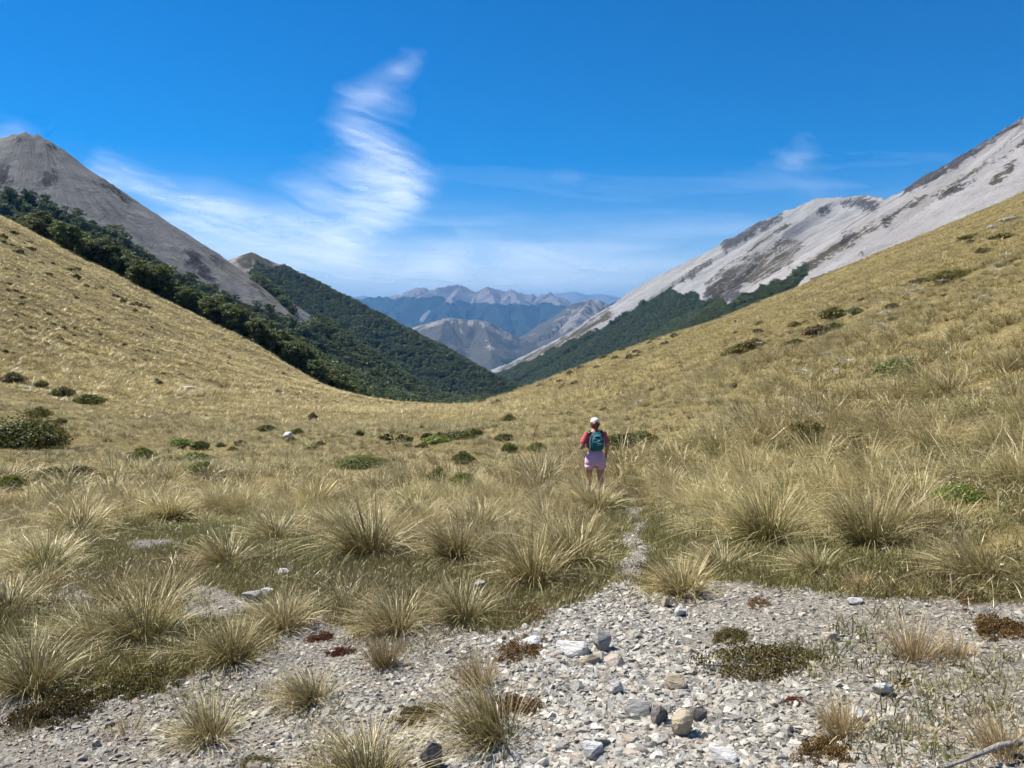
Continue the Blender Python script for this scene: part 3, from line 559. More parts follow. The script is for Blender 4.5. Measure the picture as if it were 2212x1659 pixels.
# ------------------------------------------------------------------ far beech forest (one mass)
def forest():
    P = []; Sc = []
    def samp(x, y, z, h): P.append(np.stack([x, y, z], 1)); Sc.append(h)
    def on_land(fn, x, y):
        z, a = fn(x, y); g = ground_z(x, y); return z, a, g
    for fn, (ua, ub, ra, rb), n, H in ((h_L1, (-52, 3, 330, 1050), 9000, 8.0), (h_B, (-34, 7, 780, 1650), 34000, 7.5), (h_R, (-4, 42, 500, 3400), 130000, 5.6)):
        th = np.radians(rng.uniform(ua, ub, n)); r = np.sqrt(rng.uniform(ra ** 2, rb ** 2, n)); x = r * np.sin(th); y = r * np.cos(th)
        z, a, g = on_land(fn, x, y); k = (a['forest'] > .5) & (z > g - 2); 
        px, py = project(x, y, z)
        if fn is h_L1: k &= ~((y < 330) )
        # trees grow smaller towards the scree
        samp(x[k], y[k], np.maximum(z, g)[k], H * rng.uniform(.65, 1.15, k.sum()))
    th = np.radians(rng.uniform(-30, 16, 14000)); r = np.sqrt(rng.uniform(255 ** 2, 1500 ** 2, 14000)); x = r * np.sin(th); y = r * np.cos(th); g = ground_z(x, y)
    lim = np.maximum.reduce([h_L1(x, y)[0], h_B(x, y)[0], h_R(x, y)[0]]); k = (lim < g + 1) & ((y > 270) | (x < -45)) & (x < 40 + (y - 250) * .5) & (y > 250) & (x > -60 - (y-250)*2)
    samp(x[k], y[k], g[k], 8.5 * rng.uniform(.65, 1.15, k.sum()))
    P = np.concatenate(P); Sc = np.concatenate(Sc)
    px, py = project(*P.T); k = (px > -350) & (px < 2560) & (py < 1000); P = P[k]; Sc = Sc[k]
    near = P[:, 1] < 700
    protos = []
    for s in range(5):
        (tv, tf), (lv, lf, ra) = tree_meshes(500 + s, 1.0, .56, 460, .085, 12, .18, .05)
        o = mesh_obj('p', np.concatenate([lv, tv]), np.concatenate([lf, tf + len(lv)]), M_FARB, attrs={'r': np.concatenate([ra, np.full(len(tv), .0)])}, link=False, smooth=False); protos.append(o)
    n = len(P); rot = np.zeros((n, 3)); rot[:, 2] = rng.uniform(0, 6.28, n); S3 = np.stack([Sc * rng.uniform(.85, 1.25, n), Sc * rng.uniform(.85, 1.25, n), Sc], 1)
    P[:, 2] -= .1 * Sc
    o = scatter('forest', P, rot, S3, rng.integers(0, 5, n), protos); tag(o, 'dark green beech forest filling the valley below the scree slopes', 'forest', kind='stuff'); print('FOREST', n)
forest()
# ------------------------------------------------------------------ edge-of-wood trees on the left, one by one
def edge_trees():
    variants = []
    for s in range(6):
        (tv, tf), (lv, lf, ra) = tree_meshes(700 + s, 9.0, 4.3, 4600, .34, 24, .22, .03)
        tm = mesh_obj('trunk', tv, tf, M_BARK, link=False).data; cm = mesh_obj('crown', lv, lf, M_BEECH, attrs={'r': ra}, link=False, smooth=False).data; variants.append((tm, cm))
    line = [(-40,452),(60,505),(110,540),(170,572),(250,612),(330,655),(400,690),(470,722),(540,752),(600,772),(650,792),(700,812),(740,832),(790,846),(850,858)]
    spots = []
    r = np.random.default_rng(88)
    for i in range(len(line) - 1):
        (x1, y1), (x2, y2) = line[i], line[i + 1]; L = math.hypot(x2 - x1, y2 - y1); k = max(1, int(L / 15))
        for j in range(k):
            f = (j + r.uniform(.1, .9)) / k; px = x1 + (x2 - x1) * f; u, _ = pix_dir(px, 700)
            Y0 = 200 + 14 * r.random(); spots.append((u * Y0, Y0, px, 1))
    for row in (218, 236, 256, 278, 302):
        for px in np.arange(-60, 830, 21):
            Y = row + r.uniform(-10, 10); q = px + r.uniform(-10, 10); u, _ = pix_dir(q, 700); spots.append((u * Y, Y, q, 0))
    n = 0
    lab = {}
    for (x, y, px, front) in spots:
        z = float(ground_z(x, y))
        if px > 800 and not front: continue
        if in_poly(np.array([px]), np.array([project(x, y, z)[1]]), [(-60,440),(50,470),(75,500),(30,500),(-60,480)])[0]: continue
        s = r.uniform(.56, .98) * (.62 if px > 780 else 1) * (.85 if px < 130 else 1); tm, cm = variants[r.integers(0, 6)]
        e = empty('beech_tree', (x, y, z - .2), r.uniform(0, 6.28)); e.scale = (s * r.uniform(.9, 1.2), s * r.uniform(.9, 1.2), s)
        for nm, me in (('trunk', tm), ('crown', cm)):
            c = bpy.data.objects.new(nm, me); COL.objects.link(c); c.parent = e
        where = 'at the upper end of the left wood' if px < 130 else 'at the lower end of the left wood' if px > 700 else 'in the middle of the left wood'
        tag(e, ('beech tree in the front row ' if front else 'beech tree behind the front row ') + where, 'tree', ('front row of beech trees ' if front else 'beech trees behind the front row ') + where); n += 1
    print('EDGE TREES', n)
edge_trees()
# ------------------------------------------------------------------ grass
CLEAR = []                                 # round plants and people the tall grass stands back
for _q in [(1372,1210),(1380,1185),(1384,1160),(1380,1140),(1374,1120),(1362,1105)]:
    _x, _y, _z = ground_hit(*_q); CLEAR.append((_x, _y, .66))
def grass_field():
    vr = np.random.default_rng(77)
    def kind(n, w, seg, i, mats): # varied habit: tall and drooping, stiff and green, or small and thin
        hb = i % 4; H, sp, dr, nn = ((.78, 1.0, .75, 1.0), (.66, .6, .35, .9), (.50, 1.25, .9, .75), (.38, .9, .4, .45))[hb]
        return tussock_mesh('a', int(n * nn), H * vr.uniform(.9, 1.1), sp, w, seg, 40 + i * 7 + seg, mats[(1, 1, 0, 0)[hb]] if i < 6 else mats[0], .17 if hb < 3 else .10, dr, (vr.uniform(-.75, .1), vr.uniform(-.3, .2)))
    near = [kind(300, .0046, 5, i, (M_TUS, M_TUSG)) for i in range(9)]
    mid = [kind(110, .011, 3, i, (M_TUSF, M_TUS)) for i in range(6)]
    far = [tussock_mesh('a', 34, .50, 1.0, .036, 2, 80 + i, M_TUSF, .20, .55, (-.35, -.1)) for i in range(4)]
    fill = []
    for i in range(3):                      # short straw and green blades between the tussocks
        r = np.random.default_rng(180 + i); m = 150; bb = np.stack([r.uniform(-.3, .3, m), r.uniform(-.3, .3, m), np.full(m, -.02)], 1)
        V, F, ta, ra = ribbons(bb, r.uniform(0, 6.28, m), r.uniform(.06, .24, m), r.uniform(0, 1.0, m), r.uniform(.1, .7, m), r.uniform(.005, .009, m), 3, 190 + i); fill.append(mesh_obj('a', V, F, (M_TUS, M_SWD, M_SWD)[i], attrs={'t': ta, 'r': ra}, link=False, smooth=False))
    for i in range(2):
        r = np.random.default_rng(195 + i); m = 90; bb = np.stack([r.uniform(-.4, .4, m), r.uniform(-.4, .4, m), np.full(m, -.02)], 1)
        V, F, ta, ra = ribbons(bb, r.uniform(0, 6.28, m), r.uniform(.10, .28, m), r.uniform(0, 1.1, m), r.uniform(.1, .7, m), r.uniform(.007, .012, m), 2, 197 + i); fill.append(mesh_obj('a', V, F, (M_TUSF, M_TUSG)[i], attrs={'t': ta, 'r': ra}, link=False, smooth=False))
    P = []; VI = []; SC = []
    def add(n, r0, r1, th, base, cnt, smin, smax, thin):
        a = np.radians(rng.uniform(-th, th, n)); r = np.sqrt(rng.uniform(r0 * r0, r1 * r1, n)); x = r * np.sin(a); y = r * np.cos(a)
        gm = soft_poly(x, y, GRAVEL, .15); tm = soft_poly(x, y, TURF, .3)
        # clumping: some open ground between the tussocks
        cl = fbm(x / 2.2, y / 2.2, 201, 3); k = ~gm & (~tm | (rng.random(n) < .07)) & (rng.random(n) < np.clip((.72 if r1 < 60 else .66) + cl * thin, .12, 1))
        z = ground_z(x, y); px, py = project(x, y, z); k &= (px > -1000) & (px < 3300) & (y > 1.2)
        k &= ~((z < ground_z(x * .97, y * .97) - 8))
        # wood edge
        k &= ~((y > 214) & (x < -30)); k &= y < 262
        x, y, z = x[k], y[k], z[k]; keep = np.ones(len(x), bool)
        for (ex, ey, er) in CLEAR:
            dx, dy = x - ex, y - ey; keep &= ~((dx * dx + np.where(dy < 0, dy / (1.7 if ey < 11 or er > 1.2 else 3.0), dy) ** 2) < er * er)
        x, y, z = x[keep], y[keep], z[keep]; P.append(np.stack([x, y, z], 1)); VI.append(base + rng.integers(0, cnt, len(x))); SC.append(rng.uniform(smin, smax, len(x)) * (1 + .35 * fbm(x / 6, y / 6, 205, 3)) * (1 - .32 * sstep(8, 16, x)) * (1 - .42 * sstep(18, 26, y) * sstep(70, 40, y) * sstep(14, 3, x) * sstep(-40, -22, x)))
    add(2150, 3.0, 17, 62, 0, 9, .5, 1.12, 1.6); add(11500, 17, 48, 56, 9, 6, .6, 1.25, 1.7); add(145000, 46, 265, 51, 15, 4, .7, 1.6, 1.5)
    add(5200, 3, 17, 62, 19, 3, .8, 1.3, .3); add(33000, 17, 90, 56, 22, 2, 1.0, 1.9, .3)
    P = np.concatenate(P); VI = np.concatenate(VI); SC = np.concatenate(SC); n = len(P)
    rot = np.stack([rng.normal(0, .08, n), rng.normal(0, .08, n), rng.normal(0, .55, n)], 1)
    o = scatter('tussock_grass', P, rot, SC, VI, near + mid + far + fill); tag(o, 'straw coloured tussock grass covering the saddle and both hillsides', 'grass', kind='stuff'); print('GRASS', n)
    # short green-brown turf round the gravel
    tf = []
    for i in range(4):
        r = np.random.default_rng(140 + i); m = 120; b = np.stack([r.uniform(-.14, .14, m), r.uniform(-.14, .14, m), np.full(m, -.015)], 1)
        V, F, ta, ra = ribbons(b, r.uniform(0, 6.28, m), r.uniform(.03, .11, m), r.uniform(0, .9, m), r.uniform(0, .5, m), r.uniform(.004, .007, m), 2, 150 + i); tf.append(mesh_obj('a', V, F, M_SWD, attrs={'t': ta, 'r': ra}, link=False, smooth=False))
    N = 31000; a = np.radians(rng.uniform(-58, 58, N)); r = rng.uniform(3.0, 13, N); x = r * np.sin(a); y = r * np.cos(a)
    k = soft_poly(x, y, TURF, .25, 47) & ~soft_poly(x, y, GRAVEL, .12) | ((rng.random(N) < .05) & soft_poly(x, y, GRAVEL, .12) & (fbm(x / .7, y / .7, 221, 3) > .25))
    x, y = x[k], y[k]; n = len(x); P = np.stack([x, y, ground_z(x, y)], 1); rot = np.zeros((n, 3)); rot[:, 2] = rng.uniform(0, 6.28, n)
    o = scatter('turf', P, rot, rng.uniform(.6, 1.3, n), rng.integers(0, 4, n), tf); tag(o, 'short olive turf between the gravel and the tall tussocks', 'turf', kind='stuff')
def sprigs():
    kinds = [tussock_mesh('a', 16, .10, 1.1, .0035, 3, 170 + i, (M_DRY, M_DRY, M_SWD)[i], .03, .25) for i in range(3)]
    N = 6400; a = np.radians(rng.uniform(-57, 57, N)); r = rng.uniform(2.4, 9.5, N); x = r * np.sin(a); y = r * np.cos(a)
    w = fbm(x / 1.1, y / 1.1, 241, 4) + .35 * sstep(.8, 2.2, x) - .25 * np.exp(-((x - .6) / .7) ** 2)
    k = soft_poly(x, y, GRAVEL, .2) & (w > .12) & (rng.random(N) < .75); x, y = x[k], y[k]; n = len(x); rot = np.stack([rng.normal(0, .3, n), rng.normal(0, .3, n), rng.uniform(0, 6.28, n)], 1)
    o = scatter('dry_sprigs', np.stack([x, y, ground_z(x, y)], 1), rot, rng.uniform(.4, 1.5, n), rng.integers(0, 3, n), kinds); tag(o, 'short dry sprigs growing among the gravel', 'grass', kind='stuff')
sprigs()
# ------------------------------------------------------------------ stones
def stone_material():
    m, t, out = material('stone'); ob = t.new('ShaderNodeObjectInfo').outputs['Random']; g = t.new('ShaderNodeTexCoord').outputs['Object']
    c = t.ramp(ob, [(0, (.10, .098, .09)), (.12, (.21, .205, .19)), (.30, (.36, .35, .315)), (.50, (.46, .44, .385)), (.63, (.33, .27, .21)), (.70, (.42, .345, .265)), (.76, (.26, .27, .262)), (.88, (.55, .53, .465)), (1, (.68, .655, .58))])
    n = t.noise(g, 3.0, 6, .7); n2 = t.noise(t.vmath('MULTIPLY', g, (1, 1, 5)), 6.0, 4, .6)
    c = t.mix(t.maprange(n, .3, .7, .0, .5), c, t.mix(t.maprange(n2, .4, .6), (.20, .185, .16), (.64, .60, .52)))
    # dusty, lichened stones away from the trodden line
    lc = t.new('ShaderNodeSeparateXYZ'); t.put(lc.inputs[0], t.new('ShaderNodeObjectInfo').outputs['Location'])
    ln = t.math('SUBTRACT', lc.outputs[0], t.math('MULTIPLY_ADD', lc.outputs[1], .10, .05)); clean = t.math('EXPONENT', t.math('MULTIPLY', t.math('MULTIPLY', ln, ln), -.9))
    c = t.mix(t.math('MULTIPLY', t.math('SUBTRACT', 1.0, clean), .55), c, t.mix(1.0, c, (.78, .745, .68), 'MULTIPLY'))
    principled(t, out, c, .9, t.bump(t.math('ADD', n, t.math('MULTIPLY', n2, .5)), .35, .12), .15); return m
M_STONE = stone_material()
def stone_mesh(seed, flat=.5, npt=14, bev=.0, rough=1.0):
    r = np.random.default_rng(seed); bm = bmesh.new(); p = r.normal(0, 1, (npt, 3)); p /= np.linalg.norm(p, axis=1)[:, None]; p *= r.uniform(.75, 1.0, (npt, 1)); p *= np.array([1.0, r.uniform(.55, .9), flat * r.uniform(.7, 1.2)]) * .5
    for q in p: bm.verts.new(q)
    res = bmesh.ops.convex_hull(bm, input=bm.verts); bmesh.ops.delete(bm, geom=[v for v in bm.verts if not v.link_faces], context='VERTS')
    bmesh.ops.dissolve_limit(bm, angle_limit=math.radians(12), verts=bm.verts[:], edges=bm.edges[:])
    if bev: bmesh.ops.bevel(bm, geom=bm.edges[:] , offset=bev, segments=1, affect='EDGES', profile=.6)
    me = bpy.data.meshes.new('stone'); bm.to_mesh(me); bm.free(); me.materials.append(M_STONE); return me
def stones():
    small = [bpy.data.objects.new('s', stone_mesh(300 + i, random.uniform(.35, .7), 11)) for i in range(12)]
    N = 230000; a = np.radians(rng.uniform(-58, 58, N)); r = np.exp(rng.uniform(np.log(1.9), np.log(15.5), N)); x = r * np.sin(a); y = r * np.cos(a)
    gm = soft_poly(x, y, GRAVEL, .16); edge = soft_poly(x, y, GRAVEL, .5, 77)
    k = (gm & (fbm(x / .55, y / .55, 231, 3) > -.5 + .26 * sstep(1.0, 2.4, np.abs(x - .1 * y - .05)))) | (edge & (rng.random(N) < .10)); x, y = x[k], y[k]; n = len(x)
    path = np.exp(-((x - (.35 + .10 * (y - 3))) / .8) ** 2)                # the worn line has coarser stones
    sz = .0145 * np.exp(rng.normal(0, .55, n)) * (1 + .75 * path) * (1 + .03 * y); sz = np.clip(sz, .007, .07) * 1.25
    P = np.stack([x, y, ground_z(x, y) + sz * .02], 1); rot = np.stack([rng.normal(0, .30, n), rng.normal(0, .30, n), rng.uniform(0, 6.28, n)], 1)
    o = scatter('gravel', P, rot, sz, rng.integers(0, 12, n), small); tag(o, 'pale grey angular gravel covering the foreground and the path', 'gravel', kind='stuff'); print('GRAVEL', n)
    # larger loose stones, each a piece of the gravelled ground
    big = [stone_mesh(400 + i, random.uniform(.4, .75), 14, .03) for i in range(14)]
    cnt = 0; r = np.random.default_rng(5)
    while cnt < 290:
        px = r.uniform(-20, 2230); py = 1250 + 420 * r.random() ** .8; 
        if r.random() < .55: px = r.normal(1300 + (py - 1400) * .25, 190)
        x, y, z = ground_hit(px, py)
        if not soft_poly(np.array([x]), np.array([y]), GRAVEL, .1)[0]: continue
        s = min(.03 * math.exp(r.normal(.25, .4)) * (1 + .06 * y), .13)
        o = bpy.data.objects.new('stone', big[r.integers(0, 14)]); COL.objects.link(o); o.parent = GROUND; o.location = (x, y, z + s * .13); o.rotation_euler = (r.normal(0, .25), r.normal(0, .25), r.uniform(0, 6.28)); o.scale = (s, s * r.uniform(.7, 1.1), s * r.uniform(.7, 1.1)); cnt += 1
    # rocks one can single out
    rock_m = {}
    for nm, c1, c2 in (('tan_rock', (.33, .28, .19), (.52, .45, .33)), ('white_rock', (.45, .45, .44), (.68, .67, .64)), ('grey_rock', (.20, .195, .185), (.42, .41, .39)), ('pink_rock', (.42, .34, .28), (.60, .52, .44)), ('dark_rock', (.10, .095, .09), (.24, .22, .21))):
        m, t, out = material(nm); g = t.new('ShaderNodeTexCoord').outputs['Object']; n1 = t.noise(g, 2.5, 7, .7); n2 = t.noise(t.vmath('MULTIPLY', g, (1, 1.5, 4)), 3.5, 5, .6, .6)
        principled(t, out, t.mix(t.math('ADD', t.math('MULTIPLY', n1, .7), t.math('MULTIPLY', n2, .4), clamp=True), c1, c2), .9, t.bump(t.math('ADD', n1, n2), .5, .10), .12); rock_m[nm] = m
    R = [(1474, 1592, 52, 56, 'tan_rock', 'rounded tan boulder on the gravel path, largest lone rock near the bottom edge'), (1424, 1566, 40, 40, 'dark_rock', 'dark angular rock just left of the rounded tan boulder'),
         (1510, 1558, 48, 34, 'dark_rock', 'weathered dark brown rock behind the rounded tan boulder'), (1300, 1408, 40, 46, 'grey_rock', 'upright wedge-shaped rock with a dark right face on the path'), (1238, 1416, 68, 36, 'white_rock', 'flat white rock slab left of the upright wedge rock'),
         (1330, 1440, 42, 24, 'pink_rock', 'pinkish tan block below the upright wedge rock'), (1276, 1436, 44, 22, 'tan_rock', 'low pale tan stone between the white slab and pinkish block'), (1462, 1488, 44, 30, 'tan_rock', 'flat-topped pale tan rock half way down the path'),
         (1380, 1552, 56, 40, 'grey_rock', 'grey slab tilted up on the path left of the dark rock'), (1330, 1500, 30, 36, 'white_rock', 'upright pale stone in the middle of the path'), (1270, 1640, 52, 36, 'white_rock', 'white blue-tinted stone at the bottom edge'), (1560, 1650, 58, 34, 'white_rock', 'broad white stone at the bottom edge below the tan boulder'),
         (1140, 1395, 52, 22, 'white_rock', 'pale flat rock beside the russet mat left of the path'), (1472, 1332, 28, 24, 'white_rock', 'small white block at the right rim of the path'), (1438, 1312, 30, 26, 'tan_rock', 'pale wedge stone at the right rim where the path narrows'),
         (1494, 1293, 34, 22, 'tan_rock', 'cream stone beside the tuft at the mouth of the path'), (1848, 1306, 34, 16, 'white_rock', 'small white slab on the right gravel near the turf'), (1795, 1385, 34, 20, 'pink_rock', 'reddish brown stone behind the dark olive mat'),
         (1912, 1505, 40, 26, 'white_rock', 'pale stone below the dry tuft on the right gravel'), (1855, 1560, 38, 26, 'white_rock', 'whitish stone left of the small dry tuft near the bottom right'), (610, 1245, 30, 22, 'white_rock', 'white rock lying alone in the turf on the left'),
         (1035, 1275, 42, 20, 'grey_rock', 'flat grey rock in the turf left of the path'), (545, 1300, 40, 26, 'grey_rock', 'low grey rock at the edge of the small left gravel patch'), (575, 1288, 30, 18, 'white_rock', 'pale flat stone behind the low grey rock on the left patch'),
         (620, 945, 24, 12, 'white_rock', 'white rock in the grass at the foot of the left slope'), (575, 928, 0, 0, None, None), (400, 842, 40, 8, 'white_rock', 'long pale rock slab half way up the left slope'), (2185, 478, 36, 12, 'grey_rock', 'pale rock outcrop high on the right grass slope'), (2148, 494, 24, 9, 'grey_rock', 'small pale outcrop below the outcrop high on the right slope'), (940, 1660, 44, 50, 'dark_rock', 'dark pointed rock beside the bottom tussock')]
    for i, (px, py, w, h, mt, lab) in enumerate(R):
        if not lab: continue
        x, y, z = ground_hit(px, py); d = math.hypot(y, z); k = d / 1670.0
        me = stone_mesh(900 + i, .9, 22 if 'rounded' in lab else 13, .035 if 'rounded' not in lab else .06); me.materials.clear(); me.materials.append(rock_m[mt])
        o = bpy.data.objects.new('rock', me); COL.objects.link(o); co = np.array([v.co[:] for v in me.vertices]); ext = co.max(0) - co.min(0)
        o.scale = (w * k / ext[0], w * k * .8 / ext[1], h * k * 1.1 / ext[2]); o.location = (x, y + w * k * .2, z + h * k * .35); o.rotation_euler = (random.uniform(-.1, .1), random.uniform(-.12, .12), random.uniform(-.6, .6)); tag(o, lab, 'rock', 'rocks standing out from the gravel' if py > 1100 else 'pale rocks on the grass slopes')
stones()
# ------------------------------------------------------------------ single tussocks
def px_scale(x, y, z): return math.sqrt(y * y + z * z) / 1670.0
def tussocks():
    G, D, T = M_TUSG, M_DRY, M_TUS
    # px, py of the foot, height and width in photo pixels, kind, lean to the left, label
    LST = [(795,1200,165,210,G,.15,'largest green-gold tussock, standing alone at the back of the turf left of the path'),
     (480,1222,95,150,G,.6,'round tussock in the middle of the left turf, straw tips blown left'), (1000,1345,115,130,T,.2,'golden tussock on the gravel rim beside the russet mat'),
     (1150,1272,155,130,G,.1,'tall upright tussock on the turf left of the path'), (1238,1226,150,150,G,.3,'broad drooping tussock beside the narrow part of the path'), (985,1212,125,120,G,.1,'upright tussock between the largest tussock and the path'),
     (1478,1290,112,115,G,.05,'tussock at the right-hand mouth of the path'), (1030,1490,105,85,D,.2,'dry brown upright tuft alone on the gravel left of the path'), (1065,1612,180,190,G,.9,'dark tussock leaning far to the left near the bottom edge'),
     (828,1446,95,60,D,.3,'small pale dry tuft on the gravel in front of a larger tussock'), (850,1372,130,150,T,.4,'wispy straw tussock behind the small pale dry tuft'), (665,1525,105,120,T,.7,'tussock with tips swept left on the left gravel'),
     (440,1605,125,140,T,.5,'lone golden tussock on the bottom left gravel'), (495,1432,125,130,G,.1,'upright tussock on the left turf rim, darker at the foot'), (300,1392,175,200,G,.2,'largest brownish tussock at the left, beside the turf'), (190,1400,130,160,T,.6,'pale spreading tussock left of the largest brownish one'),
     (60,1500,175,170,T,.1,'tall tussock against the left edge of the picture'), (0,1330,110,150,T,.4,'straw tussock cut by the left edge above the tall one'), (790,1700,165,250,G,.1,'dark green tussock cut off by the bottom edge'), (605,1365,115,120,T,.1,'yellow tussock beside the left gravel patch'),
     (1985,1428,115,130,D,0,'dry brown tussock on the right gravel'), (2080,1425,70,50,D,-.2,'small golden tuft leaning right beside the dry brown tussock'), (1862,1278,60,45,D,.1,'small dry tuft on the rim of the right turf'), (1832,1592,95,70,D,.5,'thin dry tuft near the bottom right on the gravel'),
     (2190,1640,120,140,D,.6,'pale dry grass in the bottom right corner'), (1985,1600,60,70,D,.3,'sparse pale tuft near the right edge of the gravel'), (1665,1172,165,190,G,.2,'big tussock on the turf right of the path'), (1890,1182,185,200,G,.0,'tallest tussock right of the path, green at the foot'),
     (2130,1252,140,190,T,1.0,'tussock at the right edge with straw combed far left'), (1560,1235,90,150,T,.4,'low straw tussock on the turf beside the path mouth'), (1770,1240,90,140,T,.5,'low pale tussock between the big and the tallest right tussocks'), (170,1150,105,130,G,.3,'dark tussock at the back of the turf far left'),
     (360,1125,85,100,G,.3,'tussock behind the strip of gravel on the left'), (90,1245,120,120,T,.3,'straw tussock left of the small gravel strip'), (680,1098,80,70,G,-.3,'dark green upright tussock on the flat behind the turf'), (590,1165,80,130,T,.5,'spreading tussock behind the round turf tussock'),
     (1120,1040,60,70,G,.2,'green tussock on the flat left of the walker'), (1500,968,50,75,G,.0,'stiff green tussock right of the walker'), (460,1075,60,80,G,.2,'greyish tussock on the left flat'), (900,1130,90,140,T,.4,'pale tussock right behind the largest green-gold tussock'),
     (1445,1060,75,100,T,.3,'tussock by the walker on the right of the path'), (1266,1106,92,90,T,.1,'tussock hiding the left shin of the walker'), (1296,1108,78,80,T,.0,'low tussock in front of the feet of the walker'), (1030,1150,100,140,T,.4,'straw tussock behind the upright turf tussock'), (2060,1140,90,140,T,.6,'straw tussock in front of the flowering shrub'), (260,1595,55,80,D,.2,'low sparse tuft on the bottom left gravel'), (30,1600,40,60,D,.2,'little tuft at the bottom left edge')]
    for i, (px, py, h, w, mat, ln, lab) in enumerate(LST):
        x, y, z = ground_hit(px, py); k = px_scale(x, y, z); H = h * k; Wd = w * k
        nb = 620 if mat is not D else 300
        if h < 75: nb = 170
        spread = min(1.1, max(.3, .82 * Wd / (H * 1.35)))
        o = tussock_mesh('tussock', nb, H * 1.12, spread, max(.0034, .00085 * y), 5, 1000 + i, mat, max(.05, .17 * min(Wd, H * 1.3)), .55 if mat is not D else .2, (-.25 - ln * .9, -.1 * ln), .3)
        COL.objects.link(o); o.location = (x, y + .05, z); CLEAR.append((x, y, min(.3, Wd * .3))); tag(o, lab, 'tussock', 'tussocks standing out round the gravel')
tussocks()
# ------------------------------------------------------------------ shrubs and other plants
LEAF = {'olive': leaf_material('olive_leaves', (.07, .064, .014), (.20, .17, .04), .38), 'green': leaf_material('green_leaves', (.065, .072, .014), (.19, .195, .042), .38), 'bright': leaf_material('bright_leaves', (.10, .125, .018), (.26, .30, .055), .38),
        'brown': leaf_material('brown_leaves', (.075, .05, .022), (.18, .125, .05), .38), 'dark': leaf_material('dark_leaves', (.065, .055, .022), (.16, .13, .05), .38), 'russet': leaf_material('russet_leaves', (.07, .035, .012), (.20, .10, .03)), 'redmat': leaf_material('red_leaves', (.09, .025, .010), (.22, .075, .025)),
        'khaki': leaf_material('khaki_leaves', (.055, .045, .012), (.18, .13, .04)), 'grey': leaf_material('grey_leaves', (.12, .12, .11), (.26, .26, .24))}
M_PETAL = leaf_material('petals', (.62, .62, .55), (.80, .80, .74), .3, .1)
M_SILVER = blade_material('silver_leaf', (.20, .21, .15), (.46, .47, .40), (.66, .66, .58), dead=.0, tint=.2)
M_SPEAR = blade_material('spear_leaf', (.05, .06, .015), (.11, .13, .03), (.26, .24, .07), dead=.05, tint=.2)
M_STALK = blade_material('flower_stalk', (.20, .12, .03), (.36, .19, .05), (.42, .24, .07), dead=.0, tint=.2)
_sh = {}
def dome(seed, n, leaf, flat=.55, clumps=9, hollow=.35):
    """unit-wide dome of leaves built from overlapping clumps, with stems under it"""
    r = np.random.default_rng(seed); C = []; N_ = []; stems = []
    for i in range(clumps):
        a = i * 2.4 + r.uniform(-.4, .4); q = math.sqrt((i + .3) / clumps) * .36 * (1.0 if clumps < 30 else 1.15 + .3 * math.sin(a * 2 + seed) + r.normal(0, .15)); c = np.array([math.cos(a) * q, math.sin(a) * q, flat * (.46 - .95 * q) * r.uniform(.8, 1.2)])
        p = r.normal(0, 1, (n // clumps, 3)); p /= np.linalg.norm(p, axis=1)[:, None]; p[:, 2] = np.where(r.random(len(p)) < .5, np.abs(p[:, 2]), p[:, 2])
        rad = (r.uniform(.14, .22) if clumps < 30 else r.uniform(.05, .13)) * (hollow + (1 - hollow) * r.random((len(p), 1)) ** .35); C.append(c + p * rad * np.array([1, 1, max(flat, .3) * 1.2])); N_.append(p)
        stems.append(tube([[math.cos(a) * .03, math.sin(a) * .03, -.05], [c[0] * .5, c[1] * .5, c[2] * .55], list(c)], [.016, .011, .005], 5))
    C = np.concatenate(C); N_ = np.concatenate(N_); C[:, 2] = np.where(C[:, 2] < 0, r.uniform(0, .06, len(C)), C[:, 2]); k = C[:, 2] > -.03
    return leaf_cloud('f', C[k], N_[k], leaf, None, seed + 3, 1, 1.5, .35), join_parts(stems)
def shrub_data(kind, leafm, seed):
    key = (kind, leafm, seed)
    if key not in _sh:
        flat, n, lf, cl = {'dome': (.62, 2600, .036, 16), 'low': (.34, 2200, .034, 18), 'tall': (.85, 2400, .034, 14), 'dot': (.6, 420, .085, 7), 'mat': (.10, 8000, .012, 50), 'bush': (.62, 7000, .019, 22)}[kind]
        (v, f, ra), (sv, sf) = dome(seed, n, lf, flat, cl)
        _sh[key] = (mesh_obj('foliage', v, f, LEAF[leafm], attrs={'r': ra}, link=False, smooth=False).data, mesh_obj('stem', sv, sf, M_TWIG if kind != 'dot' else M_BARK, link=False).data)
    return _sh[key]
def put_shrub(px, py, w, h, kind, leafm, label, cat='shrub', name='shrub', group=None, var=3, parts=True, sink=.04):
    if kind == 'dome' and w >= 76: kind = 'bush'
    x, y, z = ground_hit(px, py); k = px_scale(x, y, z); s = w * k * 1.25
    fm, sm = shrub_data(kind, leafm, 2000 + random.randrange(var)); flat = {'dome': .62, 'low': .34, 'tall': .85, 'dot': .6, 'mat': .12, 'bush': .62}[kind]
    if kind != 'mat': CLEAR.append((x, y + s * .05, s * (.60 if py > 880 else .42)))
    e = empty(name, (x, y + s * .15, float(ground_z(x, y + s * .15)) - sink * s + (.06 if kind != 'mat' and kind != 'dot' and y > 17 else 0)), random.uniform(0, 6.28)); zs = s * max(.4, min(2.2, (h / w) / flat / .95)); zs = max(zs, (.5 if py > 880 and y > 17 else .60 if kind in ('dome', 'bush') and py > 880 and y > 8.5 else .42 if py > 880 and y > 10 else .3 if py > 880 else (.85 if kind in ('dome', 'bush') else .55) if kind != 'dot' and w > 24 else .0) / flat * (.8 if y > 30 else 1)) if kind in ('low', 'dome', 'tall', 'bush') else zs; e.scale = (s, s, zs)
    for nm, me in (('foliage', fm), ('stem', sm))[:2 if parts else 1]:
        o = bpy.data.objects.new(nm, me); COL.objects.link(o); o.parent = e
    tag(e, label, cat, group); return e, s
